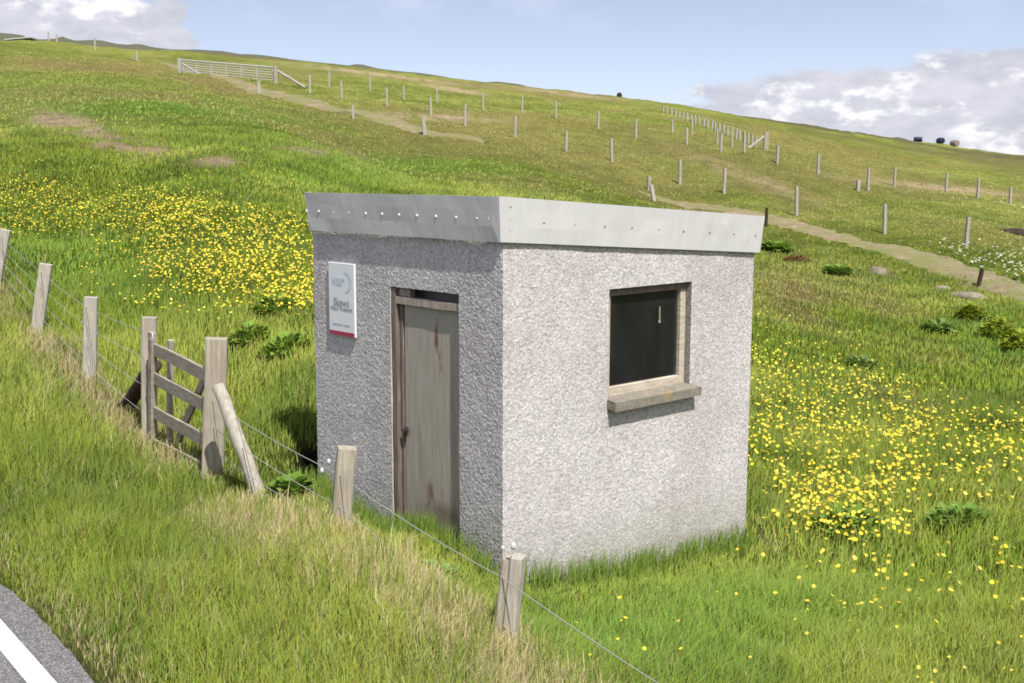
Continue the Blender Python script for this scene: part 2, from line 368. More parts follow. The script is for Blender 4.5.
t.pbr(c, 1, t.bump(t.noise(6, 6), .5, .05)); M['track'] = t.m

def attr_mat(name, transl=.0, up=0, var=None, rough=.9, bumpy=False, spec=0):
    t = NT(name)
    a = t.n('ShaderNodeAttribute'); a.attribute_name = 'col'; c = a.outputs['Color']
    if bumpy:
        vg = t.noise(7, 8, .75); c = t.mix(1.0, c, t.ramp(vg, [(.3, (.55, .55, .55)), (.5, (1, 1, 1)), (.72, (1.45, 1.4, 1.3))]), 'MULTIPLY')
        v2 = t.noise(.9, 8, .8); c = t.mix(1.0, c, t.ramp(v2, [(.32, (.62, .66, .7)), (.5, (1, 1, 1)), (.7, (1.32, 1.25, 1.2))]), 'MULTIPLY')
        hb = t.noise(3.5, 10, .8); t.pbr(c, 1, t.bump(hb, .9, .25), spec=0)
        return t.m
    d = t.n('ShaderNodeBsdfDiffuse'); t.l(c, d.inputs['Color'])
    if up:
        ge = t.n('ShaderNodeNewGeometry'); mv = t.n('ShaderNodeMix', data_type='VECTOR'); mv.inputs[0].default_value = up; t.l(ge.outputs['Normal'], mv.inputs[4]); mv.inputs[5].default_value = (0, 0, 1)
        nz = t.n('ShaderNodeVectorMath', operation='NORMALIZE'); t.l(mv.outputs[1], nz.inputs[0]); t.l(nz.outputs[0], d.inputs['Normal'])
    tr = t.n('ShaderNodeBsdfTranslucent'); t.l(t.mix(1.0, c, (1.1, 1.15, .6), 'MULTIPLY'), tr.inputs['Color'])
    mx = t.n('ShaderNodeMixShader'); mx.inputs[0].default_value = transl; t.l(d.outputs[0], mx.inputs[1]); t.l(tr.outputs[0], mx.inputs[2])
    t.l(mx.outputs[0], t.out.inputs[0]); return t.m
M['ground'] = attr_mat('turf_ground', bumpy=True)
M['grass'] = attr_mat('grass_blades', .38, .6)
M['petal'] = attr_mat('petals', .3)
M['leaf'] = attr_mat('broad_leaves', .3, .35)

# ------------------------------------------------------------------ vegetation colours (albedo, from what grows where, plus a painted hut shadow)
def blob(px, py, cx, cy, rx, ry, ang=0):
    c, s = math.cos(ang), math.sin(ang); u = (px-cx)*c+(py-cy)*s; v = -(px-cx)*s+(py-cy)*c
    return np.exp(-((u/rx)**2+(v/ry)**2))
HUT_SHADE = hut(2.62, .42, 0); HUT_SHADE = (HUT_SHADE.x, HUT_SHADE.y)  # centre of the hut's shadow patch, painted dark into the ground
def zones(x, y, z):
    px, py = project(x, y, z); r = np.hypot(x, y); fs = fence_s(x, y); rs = road_s(x, y)
    k1 = fbm(x*.9, y*.9, 31); k2 = fbm(x*.22, y*.22, 41); k3 = fbm(x*2.7, y*2.7, 51); k4 = fbm(x*.09, y*.09, 61, 5)
    zn = {}
    verge = sst(.25, -.15, fs)
    along = (x-FE0[0])*FD[0]+(y-FE0[1])*FD[1]
    dry = 1.25*np.exp(-((fs+.3)/.38)**2)*sst(4.2, 2.4, along) + np.exp(-((fs+.1)/.3)**2)*sst(3.5, 6, along)*.95
    dry = dry*sst(.2, .5, k1) + np.exp(-((rs-.1)/.2)**2)*.4*sst(.35, .6, k1)
    dry = dry + .05*verge*sst(.5, .65, k3)
    brown = sum(w*blob(px, py, *b) for w, b in ((.75, (800,300,55,26,.5)), (.6, (905,330,60,22,.6)), (.55, (690,205,60,10,.2)), (.55, (420,150,170,16,.22)), (.25, (200,90,170,14,.15)), (.5, (860,250,90,14,.25)), (.35, (900,400,60,14,.4)), (.5, (560,178,100,8,.2)), (.2,(120,70,120,8,.1))))
    hill = sst(28, 60, r)
    brown = np.clip(brown*sst(.3, .6, k2)*1.2 + hill*.5*sst(.45, .62, k4) + hill*.2*sst(.5, .7, k2), 0, 1)
    pale = sum(w*blob(px, py, *b) for w, b in ((.9, (128,147,40,7,.1)), (.8, (70,126,40,9,.2)), (.7, (218,163,22,5,0)), (.8, (765,545,22,9,.4)), (.5, (970,298,9,16,-.5)), (.5, (885,270,10,4,.5)), (.7, (430,117,60,2.5,.05)), (.7, (455,90,30,2.,.15)), (.5, (940,187,90,3,.1)), (.4,(560,93,60,2,.12)), (.5,(380,75,90,2,.12)), (.35, (745,175,60,6,.35)), (.5,(310,152,40,5,.1))))
    pale = np.clip(pale*sst(.3, .5, k3*.5+k1*.5)*2.2, 0, 1)
    lush = sum(w*blob(px, py, *b) for w, b in ((1, (170,105,160,14,.12)), (.9, (60,110,90,16,.1)), (.8, (420,165,120,14,.1)), (.7, (90,270,110,40,.3)), (.9, (640,640,160,60,0)), (.6, (800,610,150,50,0)), (.5, (330,180,80,12,0)), (.8, (990,335,35,24,.4)), (.6, (740,225,30,8,.3))))
    lush = np.clip(lush, 0, 1); cut = np.clip(1.6*np.exp(-(((x-HUT_SHADE[0])/.42)**2+((y-HUT_SHADE[1])/.55)**2)**2), 0, 1)  # cut: mask of the painted hut shadow, kept free of blades
    heather = sst(.42, .6, k4)*sst(105, 165, r)
    return dict(px=px, py=py, r=r, verge=verge, dry=np.clip(dry, 0, 1), cut=cut, brown=brown, pale=pale, lush=lush, heather=heather, k1=k1, k2=k2, k3=k3, hill=hill, fs=fs, rs=rs)
GREEN = np.array([.122, .163, .022]); DGREEN = np.array([.08, .12, .022]); YGREEN = np.array([.155, .168, .034]); LUSH = np.array([.100, .165, .026])
STRAW = np.array([.34, .29, .16]); BROWN = np.array([.16, .125, .055]); EARTH = np.array([.30, .235, .145]); HEATH = np.array([.07, .062, .045]); OLIVE = np.array([.17, .18, .048])
def mixc(c, k, w): return c*(1-w[:, None])+np.asarray(k)*w[:, None]
def veg(zn, g=1.0):
    c = np.tile(GREEN, (len(zn['px']), 1))
    c = mixc(c, YGREEN, np.clip(sst(.4, .65, zn['k2'])*.6+.2*zn['verge'], 0, 1))
    c = mixc(c, OLIVE, .7*zn['hill'])
    c = mixc(c, DGREEN*.85, sst(.45, .66, zn['k1'])*.7*(1-.5*zn['hill']))
    c = c*(.84+.32*sst(.3, .7, zn['k2']))[:, None]
    c = mixc(c, LUSH, zn['lush']*.8)
    c = mixc(c, BROWN, zn['brown']*.8)
    c = mixc(c, HEATH, zn['heather']*.6)
    return c*g
print('terrain')
zn = zones(GX.ravel(), GY.ravel(), GZ.ravel())
gc = veg(zn); gc = mixc(gc, STRAW*.8, zn['dry']*.6); gc = mixc(gc, EARTH, zn['pale']); gc = mixc(gc, [.02, .018, .012], zn['cut'])  # last mix deepens the hut's shadow by near-black ground colour
gc = gc*(.95+.2*zn['hill'])[:, None]
nr, na = GX.shape
idx = np.arange(nr*na).reshape(nr, na)
q = np.stack([idx[:-1, :-1].ravel(), idx[:-1, 1:].ravel(), idx[1:, 1:].ravel(), idx[1:, :-1].ravel()], 1)[:, ::-1]
V = np.stack([GX, GY, GZ], -1).reshape(-1, 3)
cen = len(V); V = np.vstack([V, [[0, 0, -.03]]]); gc = np.vstack([gc, gc[:1]])
fan = np.stack([idx[0, :-1], idx[0, 1:], np.full(na-1, cen)], 1)[:, ::-1]
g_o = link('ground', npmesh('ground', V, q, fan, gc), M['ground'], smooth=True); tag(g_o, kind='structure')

# far ridge behind the skyline
def ridge(name, prof, Y, col, wob):
    vs = []; cs = []
    P = np.array(prof, float); xs = np.linspace(-500, 1500, 300)
    ys = np.interp(xs, P[:, 0], P[:, 1])+(fbm(xs*.02, xs*0, 77)-.5)*wob
    rows = 14
    for k in range(rows):
        f = k/(rows-1); prof_f = math.sin(min(f*1.6, 1)*PI/2) if f < .625 else math.cos((f-.625)/.375*PI/2)
        for px, py in zip(xs, ys):
            a, b, c = raydir(px, py); yy = Y*(1+.5*(f-.625)); top = CZ+c/b*Y
            zz = -10+(top+10)*prof_f + (vnoise(px*.05, f*9, 3)-.5)*2.0*(f < .6)
            vs.append((a/b*yy, yy, float(zz))); cs.append(col)
    nx = len(xs); id_ = np.arange(rows*nx).reshape(rows, nx)
    q = np.stack([id_[:-1, :-1].ravel(), id_[:-1, 1:].ravel(), id_[1:, 1:].ravel(), id_[1:, :-1].ravel()], 1)
    o = link(name, npmesh(name, np.array(vs), q, None, np.array(cs)), M['ground'], smooth=True); tag(o, kind='structure'); return o
ridge('hill', [(-500,12),(0,38.5),(20,39),(28,42),(55,43.5),(62,41.5),(72,43.5),(85,42.5),(98,43.5),(160,49),(175,51),(250,56),(340,65),(420,75),(500,85),(570,94),(640,102),(700,113),(760,119.5),(820,128),(880,136),(960,147),(1024,155.5),(1500,190)], 420, (.105, .108, .075), 1.0)

# ------------------------------------------------------------------ road, line, track
def strip(name, s0, s1, k0, k1, z, mat, wob0=0, wob1=0, n=400, cross=6):
    ks = np.linspace(k0, k1, n); vs = []
    for k in ks:
        a = s0+wob0*(fbm(k*1.3, 3.3, 5)-.5)*2+wob0*.6*(fbm(k*7, 1.3, 6)-.5); b = s1+wob1*(fbm(k*1.6, 8.3, 8)-.5)*2+wob1*.8*(fbm(k*9, 2.3, 9)-.5)
        for c in range(cross):
            p = R0+RD*k+RN*(a+(b-a)*c/(cross-1)); vs.append((p[0], p[1], z))
    id_ = np.arange(n*cross).reshape(n, cross)
    q = np.stack([id_[:-1, :-1].ravel(), id_[:-1, 1:].ravel(), id_[1:, 1:].ravel(), id_[1:, :-1].ravel()], 1)
    o = link(name, npmesh(name, np.array(vs), q), mat); tag(o, kind='structure'); return o
strip('road', -5.9, .045, -30, 45, 0, M['asphalt'], 0, .055, n=900)
l0 = ground0(27, 683); l1 = ground0(57, 683); la = (l0-R0)@RN; lb = (l1-R0)@RN
strip('road_line', la, lb, -30, 45, .004, M['paint'], 0, 0)
def ribbon(name, pts, w, z0):
    P = [at(*p) for p in pts]; P = np.array([(p.x, p.y) for p in P]); seg = []
    for a, b in zip(P[:-1], P[1:]):
        for f in np.linspace(0, 1, 24, endpoint=False): seg.append(a+(b-a)*f)
    seg.append(P[-1]); seg = np.array(seg)
    for _ in range(20): seg[1:-1] = (seg[:-2]+2*seg[1:-1]+seg[2:])/4
    T = np.gradient(seg, axis=0); T /= np.linalg.norm(T, axis=1)[:, None]; N = np.stack([-T[:, 1], T[:, 0]], 1)
    cross = 9; vs = []
    for i, (p, nn) in enumerate(zip(seg, N)):
        fade = min(1, (i+2)/14, (len(seg)-i+1)/45)
        wa = w*fade*(.45+.5*fbm(i*.17, 1.0, 12)+.5*vnoise(i*.55, 2., 14)); wb = w*fade*(.45+.5*fbm(i*.17, 7.0, 13)+.5*vnoise(i*.6, 5., 15))
        for c in range(cross):
            f = c/(cross-1); q_ = p+nn*(-wa+(wa+wb)*f)
            vs.append((q_[0], q_[1], h1(q_[0], q_[1])+z0*fade**.5*(math.sin(f*PI)**.5)-.02*(f in (0, 1))))
    m = len(seg); id_ = np.arange(m*cross).reshape(m, cross)
    q = np.stack([id_[:-1, :-1].ravel(), id_[:-1, 1:].ravel(), id_[1:, 1:].ravel(), id_[1:, :-1].ravel()], 1)
    o = link(name, npmesh(name, np.array(vs), q), M['track'], smooth=True); tag(o, kind='structure'); return seg
tA = ribbon('track', TRACKA, .95, .10); tB = ribbon('track', TRACKB, .9, .12)
TR = np.vstack([tA, tB])
def track_d(x, y):
    d = np.full(len(x), 99.)
    m = (np.hypot(x, y) > 26)
    if m.any():
        xx, yy = x[m], y[m]; dd = np.full(len(xx), 99.)
        for p in TR[::4]: dd = np.minimum(dd, np.hypot(xx-p[0], yy-p[1]))
        d[m] = dd
    return d

# ------------------------------------------------------------------ grass
def blades(name, X, Y, Z, Hh, Wd, colr, lean, mat, label, cat):
    n = len(X); th = rng.uniform(0, 2*PI, n); ld = rng.uniform(0, 2*PI, n)
    wind = np.array([.35, .12])
    lx = np.cos(ld)*lean+wind[0]*lean; ly = np.sin(ld)*lean+wind[1]*lean
    ux = np.cos(th)*Wd/2; uy = np.sin(th)*Wd/2
    V = np.zeros((n, 5, 3))
    V[:, 0] = np.stack([X-ux, Y-uy, Z-.02], 1); V[:, 1] = np.stack([X+ux, Y+uy, Z-.02], 1)
    mx = X+lx*Hh*.35; my = Y+ly*Hh*.35; mz = Z+Hh*.6
    V[:, 2] = np.stack([mx+ux*.75, my+uy*.75, mz], 1); V[:, 3] = np.stack([mx-ux*.75, my-uy*.75, mz], 1)
    V[:, 4] = np.stack([X+lx*Hh, Y+ly*Hh, Z+Hh*np.sqrt(np.clip(1-.35*lean**2, .3, 1))], 1)
    b = np.arange(n)*5
    q = np.stack([b, b+1, b+2, b+3], 1); t_ = np.stack([b+3, b+2, b+4], 1)
    c = np.repeat(colr, 5, 0)
    o = link(name, npmesh(name, V.reshape(-1, 3), q, t_, c), mat); tag(o, label, cat, kind='stuff'); return o
def scatter(n, r0, r1, amin, amax):
    a = rng.uniform(amin, amax, n); r = np.sqrt(rng.uniform(r0*r0, r1*r1, n)); return r*np.sin(a), r*np.cos(a)
def in_hut(x, y, m=0.0):
    l = (x-C0[0])*DL[0]+(y-C0[1])*DL[1]; r = (x-C0[0])*DR[0]+(y-C0[1])*DR[1]
    return (l > -m) & (l < W+m) & (r > -m) & (r < L+m)
def grass_layer(name, n, r0, r1, hgt, wid, amax, label, g=1.98, cl=1.2):
    x, y = scatter(n, r0, r1, -amax, amax)
    k = (road_s(x, y) > -.02+.2*rng.random(n)**.6) & ~in_hut(x, y, .01) & ((track_d(x, y) > .95) | (rng.random(n) < .33))
    x, y = x[k], y[k]; z = h(x, y); zn = zones(x, y, z)
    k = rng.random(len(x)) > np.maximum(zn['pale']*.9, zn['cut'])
    x, y, z = x[k], y[k], z[k]; zn = {a: b[k] for a, b in zn.items()}
    n = len(x)
    clump = fbm(x*cl*1.6, y*cl*1.6, 71); H = hgt*rng.uniform(.45, 1.15, n)*(.45+1.1*clump)
    hl = np.clip((x-C0[0])*DL[0]+(y-C0[1])*DL[1], 0, W); hr = np.clip((x-C0[0])*DR[0]+(y-C0[1])*DR[1], 0, L)
    hd = np.hypot(x-C0[0]-hl*DL[0]-hr*DR[0], y-C0[1]-hl*DL[1]-hr*DR[1])
    H = H*(.5+.5*sst(.15, 1.6, hd))*np.where(zn['fs'] > .1, .78, 1)*(1-.3*np.exp(-(zn['fs']/.25)**2))
    edge = sst(0, .7, zn['rs']); H = H*(.25+.75*edge)
    H = H*(1+.35*zn['lush'])*(1-.35*zn['brown'])
    c = veg(zn, g)
    vr = 1 if r0 < 15 else .45
    c = c*(1+vr*rng.uniform(-.2, .22, n))[:, None]*np.stack([rng.uniform(.88, 1.14, n), np.ones(n), rng.uniform(.8, 1.5, n)], 1)
    dr = rng.random(n) < zn['dry']*.85+.02*vr+.03*zn['verge']*(zn['k3'] > .5)
    c = np.where(dr[:, None], STRAW*1.35*rng.uniform(.6, 1.15, n)[:, None], c)
    rd = (rng.random(n) < .03*vr+.15*zn['brown']) & ~dr
    c = np.where(rd[:, None], np.array([.24, .165, .08])*rng.uniform(.7, 1.3, n)[:, None], c)
    lean = rng.uniform(.1, .75, n)
    return blades(name, x, y, z, H, wid*rng.uniform(.6, 1.3, n), np.clip(c, 0, .8), lean, M['grass'], label, 'grass')
grass_layer('grass', 210000, 4.2, 9.5, .205, .0060, .62, 'long yellow green verge grass between the road and the hut')
grass_layer('grass', 170000, 9.5, 20, .24, .010, .56, 'dense green meadow grass around and just behind the hut')
grass_layer('grass', 150000, 20, 42, .16, .022, .50, 'green rough pasture across the middle of the hillside', 2.1, .6)
grass_layer('grass', 90000, 42, 110, .11, .05, .50, 'olive rough grazing on the upper hillside', 2.2, .3)

# taller seeding stalks and tufts against the walls
def tufts(n_c, fn, hgt, label, per=14, colf=None):
    X, Y = fn(n_c); xs = np.repeat(X, per)+rng.normal(0, .035, n_c*per); ys = np.repeat(Y, per)+rng.normal(0, .035, n_c*per)
    k = ~in_hut(xs, ys, .015) & (road_s(xs, ys) > .1); xs, ys = xs[k], ys[k]; zs = h(xs, ys); n = len(xs)
    H = hgt*rng.uniform(.5, 1.2, n)
    c = (colf if colf is not None else DGREEN*2.0)*rng.uniform(.7, 1.25, n)[:, None]
    return blades('grass', xs, ys, zs, H, .007*rng.uniform(.6, 1.3, n), c, rng.uniform(.05, .4, n), M['grass'], label, 'grass')
def along_right(n): r = rng.uniform(.1, 2.9, n); l = -np.abs(rng.normal(.03, .07, n))-.02; return C0[0]+l*DL[0]+r*DR[0], C0[1]+l*DL[1]+r*DR[1]
def along_left(n): l = rng.uniform(-.05, 2.3, n); r = -np.abs(rng.normal(.04, .1, n))-.02; return C0[0]+l*DL[0]+r*DR[0], C0[1]+l*DL[1]+r*DR[1]
tufts(110, along_right, .24, 'dark grass tufts growing against the foot of the window wall')
tufts(120, along_left, .20, 'dark grass tufts growing along the foot of the door wall')
def fenceline(n): k = rng.uniform(-2, 16, n); s = rng.normal(-.1, .3, n); return FE0[0]+FD[0]*k+FN[0]*s, FE0[1]+FD[1]*k+FN[1]*s
def dryline(n): k = rng.uniform(-2, 3.6, n); s = rng.normal(-.25, .25, n); return FE0[0]+FD[0]*k+FN[0]*s, FE0[1]+FD[1]*k+FN[1]*s
tufts(560, dryline, .19, 'bleached straw coloured dead grass under the roadside fence wires', colf=STRAW*1.6)
def vergept(n): k = rng.uniform(-2, 12, n); s = rng.uniform(.5, 2.0, n); return R0[0]+RD[0]*k+RN[0]*s, R0[1]+RD[1]*k+RN[1]*s
tufts(420, vergept, .34, 'taller bright green grass tussocks scattered over the roadside verge', colf=np.array([.19, .25, .04]))

# ------------------------------------------------------------------ buttercups
def flowers(name, P, size, label, cat, colr, hgt, stem=True):
    x, y, z = P; n = len(x); Hh = hgt*rng.uniform(.55, 1.25, n)
    hd = size*rng.uniform(.7, 1.25, n)/2*np.clip(np.hypot(x, y)/11, .62, 1)
    tl = rng.normal(0, .55, (n, 2)); tl[:, 1] -= .3
    nrm = np.stack([tl[:, 0], tl[:, 1], np.ones(n)], 1); nrm /= np.linalg.norm(nrm, axis=1)[:, None]
    u = np.cross(nrm, [0, 1., 0]); u /= np.linalg.norm(u, axis=1)[:, None]; w = np.cross(nrm, u)
    c0 = np.stack([x, y, z+Hh], 1); m = 6
    V = np.zeros((n, m+1+3, 3)); V[:, 0] = c0-nrm*hd[:, None]*.35
    a0 = rng.uniform(0, 2*PI, n)
    for i in range(m):
        a = a0+2*PI*i/m; rr = hd*rng.uniform(.8, 1.15, n)
        V[:, 1+i] = c0+u*(np.cos(a)*rr)[:, None]+w*(np.sin(a)*rr)[:, None]
    V[:, m+1] = np.stack([x-.0025, y, z], 1); V[:, m+2] = np.stack([x+.0025, y, z], 1); V[:, m+3] = c0-nrm*hd[:, None]*.3
    b = np.arange(n)*(m+4); T = [np.stack([b, b+1+i, b+1+(i+1) % m], 1) for i in range(m)]; T.append(np.stack([b+m+1, b+m+2, b+m+3], 1))
    c = np.zeros((n, m+4, 3)); c[:, :m+1] = (np.array(colr)*rng.uniform(.6, 1.12, n)[:, None]*np.stack([np.ones(n), rng.uniform(.85, 1.08, n), rng.uniform(.6, 1.25, n)], 1))[:, None]; c[:, m+1:] = (.09, .14, .03)
    o = link(name, npmesh(name, V.reshape(-1, 3), None, np.concatenate(T), c.reshape(-1, 3)), M['petal']); tag(o, label, cat, kind='stuff'); return o
def poly_pts(n, poly, dens=None, soft=7):
    P = np.array(poly, float); out = [[], []]; got = 0
    while got < n:
        px = rng.uniform(P[:, 0].min(), P[:, 0].max(), 4000); py = rng.uniform(P[:, 1].min(), P[:, 1].max(), 4000)
        ins = np.zeros(4000, bool)
        for (x0, y0), (x1, y1) in zip(P, np.roll(P, -1, 0)):
            if y0 == y1: continue
            ins ^= ((y0 > py) != (y1 > py)) & (px < (x1-x0)*(py-y0)/(y1-y0)+x0)
        if dens is not None: ins &= rng.random(4000) < dens(px, py)
        out[0].append(px[ins]); out[1].append(py[ins]); got += ins.sum()
    px = np.concatenate(out[0])[:n]; py = np.concatenate(out[1])[:n]
    px = px+rng.normal(0, soft*2, len(px)); py = py+rng.normal(0, soft*.7, len(py))
    x, y, z, d = hit(px, py); k = d & ~in_hut(x, y, .02) & (y < 120); return x[k], y[k], z[k]
YEL = (.85, .72, .10)
clus = lambda s, a, b: (lambda px, py: sst(a, b, fbm(px/s, py/s*1.6, 91)))
PT = lambda *ps: tuple(np.concatenate(a) for a in zip(*ps))
flowers('buttercups', PT(
    poly_pts(4300, [(-160,178),(60,190),(150,200),(215,210),(215,236),(150,238),(90,240),(-160,250)], clus(9, .3, .55)),
    poly_pts(3000, [(150,212),(230,216),(320,234),(330,330),(280,318),(200,300),(150,292)], clus(10, .28, .6)),
    poly_pts(420, [(60,240),(160,240),(310,310),(310,330),(130,330),(60,270)], clus(16, .5, .65)),
    poly_pts(140, [(0,150),(150,160),(310,185),(310,215),(150,196),(0,184)], clus(14, .5, .65))), .035, 'bright yellow buttercups massed on the slope behind the gate', 'buttercups', YEL, .28)
flowers('buttercups', PT(
    poly_pts(1750, [(750,345),(830,372),(900,388),(960,410),(1180,490),(1180,600),(1040,520),(930,510),(830,545),(750,480)], clus(17, .44, .60)),
    poly_pts(300, [(750,400),(1040,430),(1040,480),(750,440)], clus(14, .45, .62)),
    poly_pts(300, [(780,495),(900,492),(905,555),(785,555)], clus(14, .36, .58)),
    poly_pts(90, [(570,590),(1180,540),(1180,740),(600,740)]),
    poly_pts(60, [(820,580),(1040,560),(1040,640),(830,640)], clus(18, .5, .62)),
    poly_pts(170, [(752,318),(800,325),(850,370),(900,392),(880,410),(752,410)], clus(18, .4, .6)),
    poly_pts(40, [(756,290),(850,330),(980,400),(760,380)])), .042, 'scattered yellow buttercups in the meadow right of the hut', 'buttercups', YEL, .24)
flowers('white_flowers', PT(poly_pts(170, [(935,243),(1030,258),(1040,285),(1000,268),(940,255)], clus(12, .4, .6)), poly_pts(60, [(900,180),(1020,198),(1020,206),(900,192)])), .10, 'small white flowers along the upper edge of the track', 'white flowers', (.5, .5, .4), .2)

# ------------------------------------------------------------------ leafy plants
def leafy(name, P, rad, n, leaf, colr, label, cat='plant', group=None, up=.25):
    P = Vector(P); vs = []; qs = []; cs = []
    for i in range(int(n*1.5)):
        a = random.uniform(0, 2*PI); rr = rad*math.sqrt(random.random()); hz = rad*up*(1.2-rr/rad)*random.uniform(.4, 1.4)+.02
        bx, by = math.cos(a)*rr*.55, math.sin(a)*rr*.55
        el = random.uniform(.15, 1.1); d = Vector((math.cos(a)*math.cos(el), math.sin(a)*math.cos(el), math.sin(el)))
        s = Vector((-math.sin(a), math.cos(a), random.uniform(-.4, .4))).normalized()
        ll = leaf*random.uniform(.4, 1.0); w = ll*random.uniform(.2, .32)
        o = Vector((bx, by, hz)); droop = Vector((0, 0, -ll*.25))
        zz = h1(P.x+bx, P.y+by)-P.z
        o.z += max(zz, -.2)
        k = len(vs)
        vs += [o, o+d*ll*.4+s*w, o+d*ll*.4-s*w, o+d*ll*.75+s*w*.8+droop*.4, o+d*ll*.75-s*w*.8+droop*.4, o+d*ll+droop, o+d*ll*.45-Vector((0, 0, ll*.04))]
        qs += [(k, k+1, k+6), (k, k+6, k+2), (k+1, k+3, k+6), (k+6, k+4, k+2), (k+3, k+5, k+6), (k+6, k+5, k+4)]
        c = np.array(colr)*1.55*random.uniform(.7, 1.25); cs += [c]*7
    V = np.array([P+v for v in vs])
    me = npmesh(name, V-np.array(P), None, np.array(qs), np.array(cs)); o = link(name, me, M['leaf']); o.location = P
    tag(o, label, cat, group); return o
PL = (.1, .16, .03)
leafy('leafy_plant', hitp(850, 532), .55, 170, .15, PL, 'low dark leafy clump crowded with buttercups right of the hut', group='leafy weed clumps')
leafy('leafy_plant', hitp(962, 528), .5, 150, .17, (.1, .165, .035), 'dark green broad leaved clump in the lower right meadow', group='leafy weed clumps')
leafy('leafy_plant', hitp(862, 366), .4, 90, .22, (.11, .155, .045), 'spiky grey green weed at the top edge of the right flower patch', group='leafy weed clumps')
leafy('leafy_plant', hitp(938, 330), .5, 90, .3, (.11, .165, .045), 'broad leaved weed alone on the brownish slope below the track', group='leafy weed clumps')
leafy('dock_plant', hitp(776, 250), .6, 120, .42, (.1, .16, .03), 'dock plant beside the right end of the hut roof', group='dock plants')
leafy('dock_plant', hitp(838, 273), .5, 90, .38, (.095, .155, .035), 'dock plant beside the pale stone below the track', group='dock plants')
leafy('sorrel_plant', hitp(797, 262), .7, 120, .16, (.12, .06, .035), 'reddish brown sorrel patch just below the dock plant', 'plant')
for (px, py, r_, lab) in ((285,352,.45,'dark leafy weed clump nearest the left wall of the hut'), (250,340,.36,'dark leafy weed clump behind the wooden gate post'), (294,492,.16,'bright green weeds between the fence wires and the hut shadow'), (275,312,.4,'leafy weed clump at the lower edge of the left buttercups')):
    leafy('leafy_plant', hitp(px, py), r_, 130, .17, (.11, .17, .03) if py < 460 else (.1, .165, .03), lab, group='leafy weed clumps')
for (px, py, lab) in ((135,548,'pale green dock in the verge grass'), (118,528,'small dock further up the verge grass'), (440,575,'dark leafy weed below the straw coloured grass on the verge'), (610,655,'pale leafy weed at the bottom of the picture below the window wall')):
    leafy('verge_weed', hitp(px, py), .16, 34, .11, (.13, .2, .06), lab, group='low weeds in the verge')
for (px, py, r_, lab) in ((1000,338,1.0,'bright yellow green bushy clump at the right edge below the track'), (972,318,.7,'small yellow green clump beside the bare earth strip'), (1022,352,.9,'lowest green clump over a dark hollow at the right edge')):
    leafy('bushy_clump', hitp(px, py), r_*.75, 300, .2, (.14, .17, .022), lab, group='marsh plants at the right edge', up=.5)

# ------------------------------------------------------------------ stones and dark cuttings
def rock(name, P, size, mat, label, cat, group=None, rot=0):
    bm = bmesh.new(); bmesh.ops.create_icosphere(bm, subdivisions=3, radius=1)
    for v in bm.verts:
        d = v.co.copy(); k = .75+.5*float(fbm(d.x*1.7+P[0], d.y*1.7+d.z*1.3+P[1], 3))
        v.co = Vector((d.x*size[0]*k, d.y*size[1]*k, max(d.z, -.4)*size[2]*k))
    bmesh.ops.rotate(bm, verts=bm.verts[:], matrix=Matrix.Rotation(rot, 3, 'Z'))
    o = link(name, bm, mat, smooth=True); o.location = P; tag(o, label, cat, group); return o
rock('stone', hitp(877, 273), (.3, .18, .22), M['stone'], 'pale flat stone tilted in the grass below the track', 'stone', 'loose stones below the track', -.6)
rock('stone', hitp(942, 288), (.28, .18, .12), M['stone'], 'small low pale stone near the bare earth strip', 'stone', 'loose stones below the track')
rock('stone', hitp(968, 296), (.35, .6, .14), M['stone'], 'long buff slab beside the short dark post at the track', 'stone', 'loose stones below the track', .5)
p = hitp(1016, 232); rock('peat_bank', p+Vector((0, 0, -.12)), (.8, .4, .3), M['peat'], 'dark exposed peat bank at the right edge above the track', 'peat bank')
def ground_at_az(px, Y): a = (px-512)/F/cp; x = a*Y; return Vector((x, Y, h1(x, Y)))
def crest(px):                                   # highest thing seen along this direction
    Y = np.linspace(90, 240, 300); x = (px-512)/F*Y/cp*1.0; z = h(x, Y); e = (z-CZ)/Y; i = int(np.argmax(e)); return Vector((x[i], Y[i], z[i]))
def bale(px, w, d, mat, label, rot, ln=1.2):
    P = crest(px); bm = bmesh.new(); prof = [(0, 0), (.8, 0), (.95, .03), (1, .12), (1.02, .5), (1, .88), (.95, .97), (.8, 1), (0, 1)]; n = 20; rings = []
    for r, t_ in prof:
        rings.append([bm.verts.new((math.cos(2*PI*i/n)*r*d/2, (t_-.5)*ln, math.sin(2*PI*i/n)*r*d/2*.95+d*.44)) for i in range(n)] if r else [bm.verts.new((0, (t_-.5)*ln, d*.44))])
    for a, b in zip(rings, rings[1:]):
        for i in range(n):
            A_ = [a[0]] if len(a) == 1 else [a[i], a[(i+1) % n]]; B_ = [b[0]] if len(b) == 1 else [b[(i+1) % n], b[i]]
            bm.faces.new(A_+B_)
    bmesh.ops.rotate(bm, verts=bm.verts[:], matrix=Matrix.Rotation(rot, 3, 'Z'))
    o = link('wrapped_bale', bm, mat, smooth=True); o.location = P; tag(o, label, 'bale', 'bales on the skyline')
bale(908, 8, .75, M['wrap'], 'low dark blue bale on the skyline, leftmost of three', 1.3, 1.2)
bale(930, 5, .95, M['wrap'], 'upright dark blue bale on the skyline, middle of three', .2, 1.0)
bale(944, 6, 1.0, M['hay'], 'grey brown bale on the skyline, rightmost of three', .4, 1.0)
P = crest(616); rock('boulder', P+Vector((0, 0, .12)), (.34, .3, .42), M['peat'], 'small dark upright boulder alone on the middle of the skyline', 'boulder')

